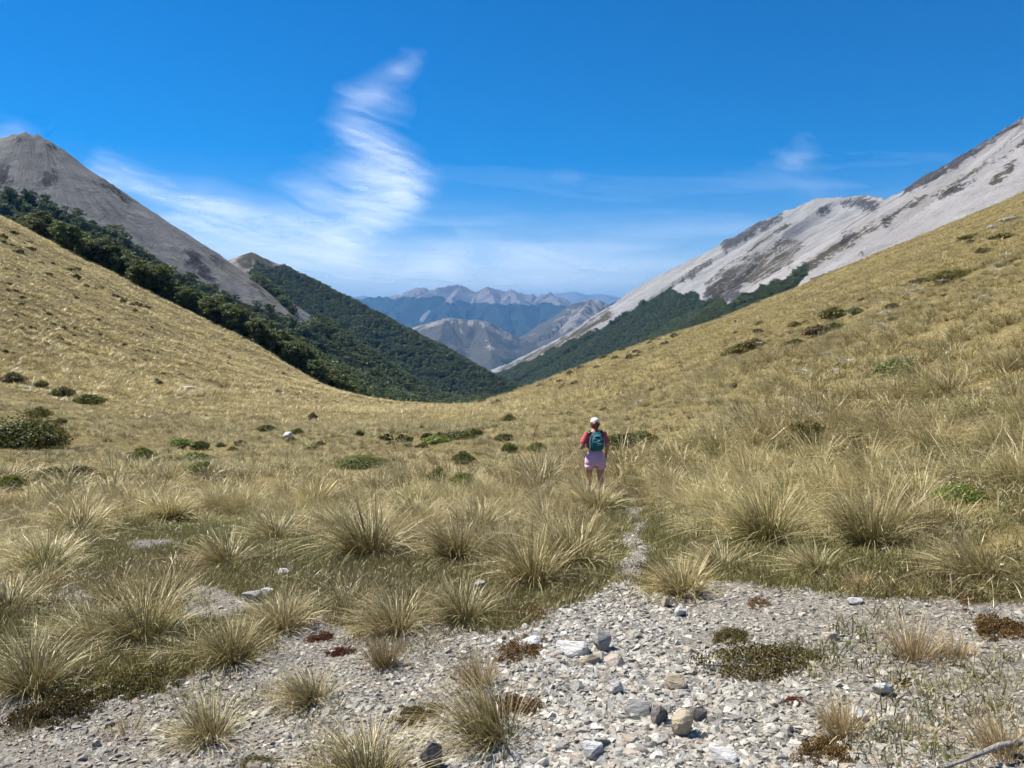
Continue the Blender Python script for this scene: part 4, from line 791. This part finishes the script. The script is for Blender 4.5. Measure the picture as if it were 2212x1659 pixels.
def shrubs():
    random.seed(31)
    for a in [(30,965,160,84,'dome','green','big dark olive shrub at the left edge, at the foot of the grass slope'), (80,955,84,60,'dome','olive','olive shrub crowding the right side of the big left-edge shrub'), (78,902,46,30,'dome','olive','olive shrub on top of the big left-edge shrub clump'), (128,918,26,18,'dome','olive','small olive shrub just right of the big left-edge clump'),
      (22,826,46,26,'dome','dark','dark shrub at the left edge above the big shrub'), (130,856,44,28,'dome','olive','round olive shrub upslope of the big left-edge clump'), (185,872,56,26,'low','green','yellow-green spreading shrub right of the round olive one'), (85,836,28,16,'dome','olive','small olive shrub beside white bleached leaves on the left slope'),
      (338,832,20,16,'dome','dark','dark shrub with the long pale slab to its right'), (478,842,26,14,'dome','olive','olive shrub right of the long pale slab on the left slope'), (675,906,22,16,'dome','khaki','neat round brown shrub on the lower left slope'), (572,932,38,17,'low','green','dark green shrub at the foot of the left slope near a white rock'),
      (640,938,24,12,'low','green','low green shrub right of the white rock'), (860,842,26,12,'dome','dark','dark shrub near the lower end of the left slope'), (785,823,14,10,'dome','dark','small dark shrub under the last trees of the wood'),
      (985,948,90,14,'low','green','long low green cushion on the flat in front of the notch'), (1022,942,38,20,'dome','green','round green shrub at the right end of the long cushion'), (940,956,60,12,'low','bright','bright low cushion at the left end of the long cushion'), (1100,910,26,20,'tall','green','upright dark green shrub on the right of the flat'),
      (1090,952,40,12,'low','green','low green cushion below the upright shrub on the flat'), (1160,978,36,14,'low','bright','bright little cushion left of the walker'), (1100,978,34,12,'low','bright','bright flat cushion further left of the walker'),
      (420,1000,70,18,'low','bright','bright green cushion with pale flowers on the left flat'), (352,1012,80,20,'low','green','wide green cushion left of the flowering cushion'), (300,998,44,14,'low','green','green cushion behind the wide one on the left flat'), (305,988,36,12,'low','bright','small bright cushion furthest back on the left flat'), (385,962,46,12,'low','bright','bright oval cushion at the foot of the left slope'),
      (430,972,36,10,'low','green','small green cushion right of the bright oval one'), (430,1025,50,16,'low','bright','bright cushion below the flowering cushion'), (15,1060,54,22,'low','bright','vivid green cushion cut by the left edge'), (105,1042,66,16,'low','green','green cushion right of the vivid left-edge one'), (170,1035,66,18,'low','khaki','khaki cushion behind the tussocks on the left flat'),
      (478,1066,60,20,'low','bright','bright cushion at the foot of the greyish tussock'), (775,1010,105,32,'dome','green','yellow-green dome-shaped shrub in the middle of the flat'), (1000,1002,50,18,'low','green','spiky dark cushion right of the dome-shaped shrub'), (945,1042,44,14,'low','bright','bright green sprig cushion in the straw grass'), (1000,1052,52,18,'low','bright','bright cushion in front of the spiky dark cushion'),
      (1345,968,90,36,'low','green','dark green shrub at the right hand of the walker'), (1395,958,60,28,'low','green','green shrub behind the one beside the walker'), (1318,1102,100,52,'dome','green','leafy green shrub beside the path below the walker'), (1365,1040,36,14,'low','bright','bright sprig shrub right of the path'),
      (1605,762,62,26,'dome','olive','olive shrub on the right slope, left of a brown round one'), (1632,752,44,28,'dome','khaki','round golden brown shrub on the right slope'), (1770,724,56,30,'dome','brown','brown twiggy shrub in the row on the right slope'), (1722,744,34,14,'low','green','low green shrub at the lower left end of the row on the right slope'), (1804,712,42,18,'low','green','green shrub touching the brown twiggy one on the right slope'), (1805,688,56,34,'dome','olive','olive shrub at the top of the row on the right slope'),
      (1850,678,40,16,'low','green','low green shrub to the right of the row on the right slope'), (1720,706,28,14,'low','olive','small olive shrub above the row on the right slope'), (2062,604,84,34,'dome','olive','largest olive shrub high on the right slope'), (2000,610,50,14,'low','dark','dark flat shrub left of the largest high shrub'), (2140,545,50,14,'low','olive','long olive shrub near the upper right edge'), (2180,512,60,14,'low','olive','olive mat of shrub under the pale outcrop'), (2110,512,60,12,'low','olive','olive streak of shrub left of the pale outcrop'),
      (1640,720,26,12,'low','dark','dark flat shrub above the golden brown one'), (1860,668,0,0,None,None,None), (1930,668,28,14,'low','dark','dark shrub upslope between the pale tufts'), (1958,812,64,14,'low','bright','low yellow-green shrub under the half-dead one'), (1860,965,44,20,'low','green','dark spiny green shrub right of the umbrella-shaped one'), (1850,990,90,26,'low','khaki','golden brown low shrub in front of the spiny green one'), (1690,985,60,20,'low','green','small-leaved shrub with pale flowers on the right flat'), (1720,1030,60,20,'low','green','dark low shrub in the straw right of the path'), (1580,940,30,12,'low','green','small green shrub on the lower right slope')]:
        if not a[6]: continue
        put_shrub(*a[:6], a[6])
    # flowering shrub
    e, s = put_shrub(2085, 1086, 112, 56, 'dome', 'bright', 'rounded bright green shrub topped with white flowers at the right')
    r = np.random.default_rng(3); n = 34; a = r.uniform(0, 6.28, n); q = np.sqrt(r.random(n)) * .36; C = np.stack([np.cos(a) * q, np.sin(a) * q, .50 - .55 * q * q * 2 + r.normal(0, .015, n)], 1)
    v, f, ra = leaf_cloud('b', C, np.tile([0, 0, 1.0], (n, 1)), .022, None, 5, 2, 1.1, 1.0); b = mesh_obj('blossoms', v, f, M_PETAL, e, attrs={'r': ra}, smooth=False); b['label'] = 'small white flowers along the top'; b['kind'] = 'stuff'
    # half-dead shrub with bare grey branches
    x, y, z = ground_hit(1932, 806); k = px_scale(x, y, z); e = empty('shrub', (x, y, z - .03), 0); e.scale = (95 * k,) * 3; CLEAR.append((x, y, 60 * k))
    (v, f, ra), _ = dome(2101, 1700, .042, .62, 11); kk = (v.reshape(-1, 4, 3).mean(1)[:, 0] < .06) | (v.reshape(-1, 4, 3).mean(1)[:, 2] > .40); idx = np.repeat(kk, 4); v2 = v[idx]; mesh_obj('foliage', v2, np.arange(len(v2)).reshape(-1, 4), LEAF['green'], e, attrs={'r': ra[idx]}, smooth=False)
    parts = []
    for i in range(34):
        a0 = r.uniform(-.9, .9); t0 = np.array([.1 + r.uniform(-.06, .06), r.uniform(-.1, .1), 0]); d = np.array([r.uniform(.0, .30), r.uniform(-.35, .12), r.uniform(.2, .46)]); parts.append(tube([t0, t0 + d * .5 + r.normal(0, .02, 3), t0 + d], [.010, .007, .002], 4))
    mesh_obj('bare_branches', *join_parts(parts), M_TWIG, e); tag(e, 'half-dead shrub with bare grey branches on the right slope', 'shrub')
    # umbrella-shaped brown shrub
    x, y, z = ground_hit(1742, 975); k = px_scale(x, y, z); e = empty('shrub', (x, y, z), 0); e.scale = (80 * k,) * 3; e.location.z += .12; CLEAR.append((x, y, 55 * k)); C = []; parts = []
    for i in range(15):
        a0 = i * 2.4; q = math.sqrt((i + .5) / 15) * .48; tip = np.array([math.cos(a0) * q, math.sin(a0) * q * .8, .60 - q * .3 + r.uniform(-.04, .04)]); parts.append(tube([[0, 0, -.05], [tip[0] * .45, tip[1] * .45, .26], tip], [.022, .013, .005], 5)); p = r.normal(0, 1, (75, 3)) * [.085, .085, .045]; C.append(tip + p)
    C = np.concatenate(C); v, f, ra = leaf_cloud('f', C, np.tile([0, 0, 1.0], (len(C), 1)), .045, None, 9, 1, 1.4, .2); mesh_obj('foliage', v, f, LEAF['khaki'], e, attrs={'r': ra}, smooth=False); mesh_obj('stem', *join_parts(parts), M_BARK, e); tag(e, 'umbrella-shaped brown shrub on thin dark stems', 'shrub')
    # russet, red and olive mats on the gravel
    for a in [(1690,1455,230,62,'khaki','largest olive-brown mat on the right gravel'), (1590,1385,90,34,'khaki','olive mat touching the upper left of the largest mat'), (1140,1345,130,26,'russet','orange mat along the turf rim left of the path'), (1130,1420,120,34,'russet','orange mat below the pale flat rock'), (1110,1545,120,44,'russet','orange mat right of the leaning dark tussock'),
              (730,1415,50,26,'redmat','small deep red mat on the left gravel'), (690,1385,60,22,'redmat','red mat at the foot of the yellow tussock'), (100,1560,170,66,'khaki','broad ochre mat at the bottom left'), (270,1500,150,60,'khaki','olive mat below the largest brownish tussock'), (1800,1640,120,44,'russet','rusty mat at the foot of the thin dry tuft'), (2180,1370,120,60,'russet','rusty mat against the right edge'), (2120,1300,90,20,'russet','thin rusty mat at the rim of the right turf'), (1650,1310,70,16,'russet','faint rusty patch on the right gravel near the turf'), (540,1660,80,20,'khaki','ochre patch at the bottom edge, right of the lone golden tussock'), (900,1560,90,40,'khaki','ochre mat left of the leaning dark tussock'), (1720,1520,40,18,'redmat','small red sprig mat below the largest mat'), (1960,1480,40,14,'russet','tiny rusty mat at the foot of the dry brown tussock')]:
        put_shrub(a[0], a[1], a[2] * .95, a[3] * .55, 'mat', a[4], a[5], 'mat plant', 'mat_plant', None, 3, True, .01)
    # many small dark shrubs over the slopes
    def dots(n, poly, ws, leafs, label, group, seed, avoid=None):
        r = np.random.default_rng(seed); c = 0; xs = [p[0] for p in poly]; ys = [p[1] for p in poly]
        while c < n:
            px, py = r.uniform(min(xs), max(xs)), r.uniform(min(ys), max(ys))
            if not in_poly(np.array([px]), np.array([py]), poly)[0]: continue
            x, y, z = ground_hit(px, py)
            if y > 225: continue
            w = r.uniform(*ws) * min(1.6, max(.6, (95 / y) ** .5)); random.seed(int(px * 7 + py)); put_shrub(px, py, w, w * r.uniform(.4, .7), 'dot', leafs[r.integers(0, len(leafs))], label, 'shrub', 'shrub', group, 4, False); c += 1
    dots(95, [(0,560),(120,600),(300,690),(500,770),(640,810),(800,860),(960,880),(880,900),(700,900),(400,850),(150,800),(0,760)], (7, 15), ['dark', 'dark', 'olive', 'brown'], 'small dark shrub dotted over the left grass slope', 'small dark shrubs on the left slope', 11)
    dots(28, [(0,490),(60,520),(200,600),(330,665),(300,680),(150,610),(0,560)], (14, 26), ['dark', 'olive'], 'dark low shrub along the upper edge of the left slope below the wood', 'dark shrubs below the wood', 12)
    dots(40, [(1000,868),(1160,828),(1420,726),(1700,622),(1760,615),(1500,720),(1250,830),(1100,890)], (12, 24), ['dark', 'green', 'olive', 'brown'], 'low dark shrub along the crest of the right slope', 'low shrubs along the right crest', 13)
    dots(34, [(1150,850),(1700,650),(2212,430),(2212,560),(1800,800),(1500,880),(1200,900)], (8, 16), ['dark', 'olive', 'brown', 'green'], 'small shrub scattered over the right tussock slope', 'small shrubs on the right slope', 14)
    dots(30, [(0,970),(500,955),(900,925),(1080,900),(1080,960),(700,975),(300,990),(0,1020)], (9, 18), ['olive', 'bright', 'green', 'khaki'], 'low shrub on the flat at the foot of the left slope', 'low shrubs on the flat', 15)
    # bleached silver-leaved tufts on the right slope
    sil = [tussock_mesh('silver_tuft', 46, 1.0, 1.25, .055, 3, 3000 + i, M_SILVER, .28, .5, (0, 0)).data for i in range(4)]
    r = np.random.default_rng(17)
    for (px, py, w) in [(1962,652,60),(1985,640,40),(1970,632,40),(1900,668,34),(1915,690,44),(1790,782,48),(1740,822,44),(1800,822,40),(1830,690,26),(1640,752,24),(1735,905,60),(1762,925,50),(2150,600,40),(2160,585,40),(2170,565,36),(1830,800,46),(1690,770,26),(1340,960,20),(1380,880,26),(1520,880,24),(2030,620,30),(60,850,36),(100,858,26),(330,905,22),(1905,720,40),(2120,660,36)]:
        x, y, z = ground_hit(px, py); k = px_scale(x, y, z); o = bpy.data.objects.new('silver_tuft', sil[r.integers(0, 4)]); COL.objects.link(o); s = w * k * .42; o.location = (x, y, z + .25 * s + .22); o.scale = (s * 1.3, s * 1.1, s * .75); o.rotation_euler = (0, 0, r.uniform(0, 6.28))
        CLEAR.append((x, y, s * .8)); tag(o, 'bleached silver-leaved tuft on the %s grass slope' % ('left' if px < 1000 else 'right'), 'plant', 'bleached silver-leaved tufts')
    # speargrass with tall flower stalks
    for (px, py, w, h, lab) in [(1400,985,30,60,'speargrass with an orange seed stalk leaning right of the walker'), (1985,955,50,40,'speargrass with a pale broken stalk on the right flat'), (1150,960,20,44,'thin orange speargrass stalk left of the walker'), (1270,862,10,40,'thin dark leaning stalk above the walker on the slope'), (2110,965,30,52,'pale dead stalk far right on the flat'), (1880,955,40,50,'speargrass with an upright dark stalk right of the umbrella-shaped shrub')]:
        x, y, z = ground_hit(px, py); k = px_scale(x, y, z); e = empty('speargrass', (x, y, z), 0)
        lv = tussock_mesh('leaf', 60, w * k * .55, 1.0, .012 * max(1, y / 20), 3, 3100 + px, M_SPEAR, .08, .1); lv.name = 'leaves'; COL.objects.link(lv); lv.parent = e
        st = [np.array([0, 0, 0]), np.array([.10, 0, .55]) * h * k, np.array([.28, 0, 1.0]) * h * k]; v, f = tube(st, [.014 * max(1, y / 20), .011 * max(1, y / 20), .005], 5); ss = mesh_obj('flower_stalk', v, f, M_STALK, e, attrs={'t': np.full(len(v), .7), 'r': np.full(len(v), .2)})
        if 'orange' in lab:
            c = np.concatenate([st[1] + (st[2] - st[1]) * t_ + r.normal(0, .012, (5, 3)) for t_ in np.linspace(0, 1, 16)]); v, f, ra = leaf_cloud('b', c, r.normal(0, 1, c.shape), .03, None, 8, 1, 1.5, .3); mesh_obj('spikelets', v, f, M_STALK, e, attrs={'r': ra, 't': ra}, smooth=False)
        tag(e, lab, 'speargrass')
    # white flowers in the turf
    x0, c = 0, []
    for (px, py) in [(1225,1330),(1300,1320),(1460,1310),(1190,1160),(1400,1175),(1395,1215),(1580,1175),(590,1215),(820,1235)] + [(random.uniform(1400, 2200), random.uniform(1200, 1262)) for _ in range(26)] + [(random.uniform(200, 1330), random.uniform(1180, 1290)) for _ in range(30)]:
        x, y, z = ground_hit(px, py); c.append((x, y, z + .05))
    v, f, ra = leaf_cloud('b', np.array(c), np.tile([0, 0, 1.0], (len(c), 1)), .022, None, 21, 2, 1.1, 1.5); tag(mesh_obj('white_flowers', v, f, M_PETAL, attrs={'r': ra}, smooth=False), 'tiny white daisies sprinkled through the turf', 'flowers', kind='stuff')
    # bleached driftwood root in the bottom right corner
    x, y, z = ground_hit(2195, 1652); pts = [np.array([x - .28, y - .05, z + .02]), np.array([x - .05, y + .02, z + .06]), np.array([x + .22, y + .07, z + .07]), np.array([x + .5, y + .1, z + .03])]; v, f = tube(pts, [.005, .011, .015, .017], 8); tag(mesh_obj('dead_branch', v, f, M_TWIG), 'bleached dead branch lying in the bottom right corner', 'branch')
shrubs()
# ------------------------------------------------------------------ the walker
def flat_material(name, col, rough=.85, noise=.15, scale=30, bump=.2):
    m, t, out = material(name); g = t.new('ShaderNodeTexCoord').outputs['Object']; n = t.noise(g, scale, 4, .6)
    principled(t, out, t.mix(t.maprange(n, .3, .7), tuple(c * (1 - noise) for c in col), tuple(min(1, c * (1 + noise)) for c in col)), rough, t.bump(n, bump, .01), .2); return m
def loft(rings, seg=20, cap=True, power=2.0, crease=None):
    """rings: centre, half width, half depth, (optional) x-axis tilt -> closed skin"""
    V = []; 
    for i, (c, a, b) in enumerate(rings):
        for k in range(seg):
            q = 2 * math.pi * k / seg; cx, sx = math.cos(q), math.sin(q); e = 2 / power
            w = 1 + (crease * math.sin(q * 5 + i * .7) * (i / len(rings)) if crease else 0)
            V.append((c[0] + a * w * math.copysign(abs(cx) ** e, cx), c[1] + b * w * math.copysign(abs(sx) ** e, sx), c[2]))
    F = [(i * seg + k, i * seg + (k + 1) % seg, (i + 1) * seg + (k + 1) % seg, (i + 1) * seg + k) for i in range(len(rings) - 1) for k in range(seg)]
    if cap: F.append(tuple(range(seg))[::-1]); F.append(tuple(range((len(rings) - 1) * seg, len(rings) * seg)))
    return V, F
def merge(lst):
    V = []; F = []
    for v, f in lst:
        o = len(V); V += [tuple(q) for q in v]; F += [tuple(i + o for i in q) for q in f]
    return V, F
def walker():
    x, y, z = ground_hit(1285, 1088); P = empty('person', (x, y, z), math.radians(4)); CLEAR.append((x, y, .28));
    skin = flat_material('skin', (.52, .30, .22), .55, .06, 12, .05); shirt = flat_material('coral_shirt', (.60, .12, .13), .9, .12, 25, .4); shorts = flat_material('pink_shorts', (.78, .51, .67), .8, .10, 10, .5)
    capm = flat_material('white_cap', (.78, .77, .74), .8, .04); hair = flat_material('auburn_hair', (.16, .065, .035), .6, .4, 60, .6); shoe = flat_material('shoe', (.12, .12, .13)); sole = flat_material('sole', (.6, .6, .58))
    teal = flat_material('teal_pack', (.012, .17, .20), .65, .25, 14, .5); teal_d = flat_material('dark_teal_pack', (.006, .07, .085), .7, .2, 20, .4); cord = flat_material('pale_cord', (.42, .58, .66), .6, .1); logo = flat_material('pink_mark', (.62, .40, .46), .6, .05)
    # body: one continuous skinned figure
    J = {}; me = bpy.data.meshes.new('body'); vs = []; es = []; rs = []
    def jt(nm, co, r, par=None, r2=None):
        J[nm] = len(vs); vs.append(co); rs.append((r, r2 or r)); 
        if par: es.append((J[par], J[nm]))
    jt('pelvis', (0, .0, .93), .125, None, .10); jt('waist', (0, .01, 1.08), .105, 'pelvis', .08); jt('chest', (0, .02, 1.25), .12, 'waist', .09); jt('yoke', (0, .02, 1.36), .10, 'chest', .075); jt('neck', (0, .045, 1.44), .05, 'yoke'); jt('skull', (0, .075, 1.50), .072, 'neck', .08); jt('face', (0, .095, 1.56), .082, 'skull', .095); jt('crown', (0, .085, 1.62), .062, 'face')
    for s, nm in ((-1, 'l'), (1, 'r')):
        kf = .14 if s < 0 else -.10
        jt(nm + 'hip', (s * .095, .0, .86), .098, 'pelvis'); jt(nm + 'thigh', (s * .098, .02 + kf * .5, .68), .082, nm + 'hip'); jt(nm + 'knee', (s * .093, .03 + kf, .48), .055, nm + 'thigh'); jt(nm + 'calf', (s * .093, -.005 + kf, .34), .056, nm + 'knee'); jt(nm + 'ankle', (s * .088, .0 + kf, .10), .034, nm + 'calf'); jt(nm + 'toe', (s * .095, .13 + kf, .05), .035, nm + 'ankle')
        jt(nm + 'shoulder', (s * .165, .01, 1.36), .058, 'yoke'); el = (-.275, -.02, 1.10) if s < 0 else (.225, -.05, 1.10); wr = (-.20, .19, 1.08) if s < 0 else (.215, .07, .92)
        jt(nm + 'elbow', el, .040, nm + 'shoulder'); jt(nm + 'fore', tuple((el[i] * .6 + wr[i] * .4) for i in range(3)), .036, nm + 'elbow'); jt(nm + 'wrist', wr, .025, nm + 'fore'); d = np.array(wr) - np.array(el); d /= np.linalg.norm(d); side = np.array([1, 0, 0]) * -s; palm = np.array(wr) + d * .06; jt(nm + 'palm', tuple(palm), .028, nm + 'wrist', .018)
        cv = np.cross(d, side); cv = cv / np.linalg.norm(cv)
        for i, (o_, L) in enumerate(((-.026, .062), (-.009, .072), (.009, .068), (.025, .052))):
            a = palm + d * .025 + cv * o_; jt(f'{nm}f{i}a', tuple(a), .010, nm + 'palm'); jt(f'{nm}f{i}b', tuple(a + d * L * .5 + side * .012), .0085, f'{nm}f{i}a'); jt(f'{nm}f{i}c', tuple(a + d * L * .8 + side * .035), .007, f'{nm}f{i}b')
        a = np.array(wr) + d * .03; jt(nm + 'ta', tuple(a + side * .02 - cv * .03), .011, nm + 'wrist'); jt(nm + 'tb', tuple(a + side * .035 - cv * .04 + d * .035), .009, nm + 'ta')
    me.from_pydata(vs, es, []); b = bpy.data.objects.new('body', me); COL.objects.link(b); b.parent = P; me.materials.append(skin)
    sm = b.modifiers.new('skin', 'SKIN'); lay = me.skin_vertices[0].data
    for i, r in enumerate(rs): lay[i].radius = r; lay[i].use_root = (i == 0)
    sm.use_smooth_shade = True; b.modifiers.new('smooth', 'SUBSURF').render_levels = 2; b.modifiers['smooth'].levels = 1
    def part(nm, vf, mat, par=P, sub=1):
        o = mesh_obj(nm, vf[0], [tuple(q) for q in vf[1]], mat, par)
        if sub: q = o.modifiers.new('smooth', 'SUBSURF'); q.levels = 1; q.render_levels = sub
        return o
    # clothes
    tors = loft([((0, .01, 1.07), .150, .115), ((0, .012, 1.12), .148, .112), ((0, .02, 1.20), .155, .118), ((0, .025, 1.28), .168, .125), ((0, .02, 1.345), .178, .108), ((0, .02, 1.395), .150, .085), ((0, .03, 1.43), .075, .065)], 22, True, 2.3)
    sl = []
    for s in (-1, 1):
        sh = np.array((s * .15, .01, 1.365)); el = np.array((-.275, -.02, 1.10) if s < 0 else (.225, -.05, 1.10)); pts = [sh, sh + (el - sh) * .3, sh + (el - sh) * .66]; pts[0] = pts[0] - (el - sh) * .1; v, f = tube(pts, [.068, .074, .079], 14); sl.append((v, f.tolist()))
    part('t_shirt', merge([tors] + sl), shirt)
    up = loft([((0, .01, 1.035), .128, .098), ((0, .01, 1.015), .136, .106), ((0, .0, .95), .180, .132), ((0, -.015, .88), .207, .150), ((0, -.015, .80), .212, .150), ((0, -.01, .755), .205, .14)], 26, True, 2.2, .012)
    legs = [loft([((s * .104, -.01, .80), .104, .138), ((s * .106, -.008, .74), .104, .136), ((s * .103, 0, .665), .098, .120)], 18, True, 2.1, .03) for s in (-1, 1)]
    part('shorts', merge([up] + legs), shorts)
    wb = part('waistband', loft([((0, .01, 1.015), .1395, .109), ((0, .01, 1.045), .132, .102)], 26, False, 2.1), flat_material('lilac_band', (.66, .45, .62)), bpy.data.objects['shorts'], 0)
    head_c = np.array((0, .085, 1.565))
    cp = loft([(tuple(head_c + (0, 0, .000)), .094, .112), (tuple(head_c + (0, .0, .035)), .092, .110), (tuple(head_c + (0, 0, .07)), .080, .096), (tuple(head_c + (0, 0, .095)), .055, .068), (tuple(head_c + (0, 0, .106)), .018, .024)], 20, True)
    cap_o = part('cap', cp, capm)
    bv = []; 
    for i in range(9):
        a = math.pi * (.12 + .76 * i / 8); bv += [(math.cos(a) * .090, head_c[1] + math.sin(a) * .105, head_c[2] + .012), (math.cos(a) * .082, head_c[1] + math.sin(a) * .19, head_c[2] - .012 - .012 * abs(math.cos(a)))]
    bvb = [(q[0], q[1], q[2] - .006) for q in bv]; n = len(bv); bf = [(2 * i, 2 * i + 1, 2 * i + 3, 2 * i + 2) for i in range(8)] + [(n + 2 * i + 2, n + 2 * i + 3, n + 2 * i + 1, n + 2 * i) for i in range(8)]; part('brim', (bv + bvb, bf), capm, cap_o, 0)
    part('strap', loft([((0, head_c[1] - .103, head_c[2] + .008), .045, .012), ((0, head_c[1] - .101, head_c[2] + .022), .045, .012)], 12, True), capm, cap_o, 0)
    hb = loft([((0, .055, 1.455), .048, .048), ((0, .055, 1.485), .070, .075), ((0, .06, 1.52), .086, .098), ((0, .075, 1.565), .091, .108), ((0, .085, 1.60), .085, .10)], 18, True)
    bun = loft([((0, -.035, 1.545), .008, .008), ((.004, -.05, 1.56), .026, .024), ((.004, -.055, 1.585), .034, .032), ((.002, -.05, 1.61), .026, .024), ((0, -.035, 1.625), .008, .008)], 12, True)
    tail = loft([((.006, -.035, 1.60), .018, .015), ((.012, -.062, 1.56), .030, .022), ((.010, -.06, 1.50), .028, .020), ((.0, -.045, 1.44), .018, .014), ((-.004, -.035, 1.41), .006, .006)], 12, True)
    part('hair', merge([hb, bun, tail]), hair)
    for s in (-1, 1):
        part('ear', loft([((s * .090, .075, 1.515), .006, .010), ((s * .095, .072, 1.535), .010, .018), ((s * .094, .072, 1.555), .008, .016), ((s * .09, .075, 1.57), .004, .008)], 10, True), skin)
        part('eye', loft([((s * .033, .176, 1.538), .003, .002), ((s * .033, .178, 1.545), .013, .006), ((s * .033, .176, 1.552), .003, .002)], 10, True), shoe)
        kf = .14 if s < 0 else -.10
        sh = part('shoe', loft([((s * .092, .05 + kf, .0), .045, .128), ((s * .092, .05 + kf, .035), .047, .130), ((s * .092, .03 + kf, .075), .042, .09), ((s * .09, .0 + kf, .115), .040, .05)], 16, True, 2.4), shoe); part('sole', loft([((s * .092, .05 + kf, -.02), .047, .132), ((s * .092, .05 + kf, .003), .049, .134)], 16, True, 2.4), sole, sh, 0)
        part('sock', loft([((s * .088, kf, .10), .039, .044), ((s * .088, kf, .155), .037, .040)], 14, False), capm)
    part('nose', loft([((0, .182, 1.505), .014, .012), ((0, .190, 1.513), .013, .014), ((0, .180, 1.545), .007, .008)], 10, True), skin); part('mouth', loft([((0, .168, 1.482), .020, .006), ((0, .171, 1.487), .022, .008), ((0, .168, 1.492), .018, .006)], 10, True), flat_material('lips', (.40, .14, .12)))
    tag(P, 'person walking away in a white cap, coral t-shirt and pink shorts', 'person')
    # backpack on her back, a thing of its own
    K = empty('backpack', (x, y, z), math.radians(4))
    part('pack_body', loft([((0, -.125, 1.055), .085, .035), ((0, -.140, 1.075), .118, .062), ((0, -.150, 1.14), .132, .080), ((0, -.150, 1.25), .130, .080), ((0, -.135, 1.35), .118, .066), ((0, -.115, 1.40), .095, .045), ((0, -.10, 1.415), .06, .03)], 20, True, 2.8), teal_d, K)
    part('front_pocket', loft([((0, -.185, 1.07), .08, .025), ((0, -.205, 1.10), .105, .030), ((0, -.212, 1.18), .112, .030), ((0, -.205, 1.28), .105, .028), ((0, -.190, 1.32), .09, .02)], 18, True, 3.0), teal, K)
    part('top_pocket', loft([((0, -.185, 1.335), .085, .022), ((0, -.18, 1.36), .095, .026), ((0, -.155, 1.395), .080, .022)], 18, True, 2.8), teal, K)
    seq = [(-.10, 1.33), (.09, 1.30), (-.09, 1.25), (.09, 1.22), (-.02, 1.19)]; pts = [np.array((a, -.246, b_)) for a, b_ in seq]; cv = [tube([pts[i], (pts[i] + pts[i + 1]) / 2 + [0, -.008, -.012], pts[i + 1]], [.0055] * 3, 6) for i in range(len(pts) - 1)]; cv = [(v, f.tolist()) for v, f in cv]; part('bungee_cord', merge(cv), cord, K, 0)
    arch = [np.array((.085 * math.cos(a), -.225 - .012 * math.sin(a), 1.305 + .06 * math.sin(a))) for a in np.linspace(0, math.pi, 9)]; v, f = tube(arch, [.007] * 9, 6); part('piping', (v, f.tolist()), cord, K, 0)
    part('logo', ([(.0, -.2465, 1.262), (.05, -.2465, 1.272), (.052, -.2465, 1.284), (.002, -.2465, 1.274), (.0, -.240, 1.262), (.05, -.240, 1.272), (.052, -.240, 1.284), (.002, -.240, 1.274)], [(0, 1, 2, 3), (4, 7, 6, 5), (0, 4, 5, 1), (1, 5, 6, 2), (2, 6, 7, 3), (3, 7, 4, 0)]), logo, K, 0)
    for s in (-1, 1):
        v, f = tube([np.array(q) for q in ((s * .10, -.10, 1.40), (s * .118, -.02, 1.425), (s * .12, .07, 1.40), (s * .125, .14, 1.32), (s * .135, .14, 1.20), (s * .155, .06, 1.12), (s * .13, -.08, 1.10))], [.020] * 7, 8); part('shoulder_strap', (v, f.tolist()), teal_d, K, 0)
        v, f = tube([np.array(q) for q in ((s * .125, -.17, 1.33), (s * .142, -.19, 1.24), (s * .135, -.20, 1.12))], [.006] * 3, 6); part('side_cord', (v, f.tolist()), cord, K, 0)
    tag(K, 'teal running backpack with pale cords on the walker', 'backpack')
walker()
grass_field()
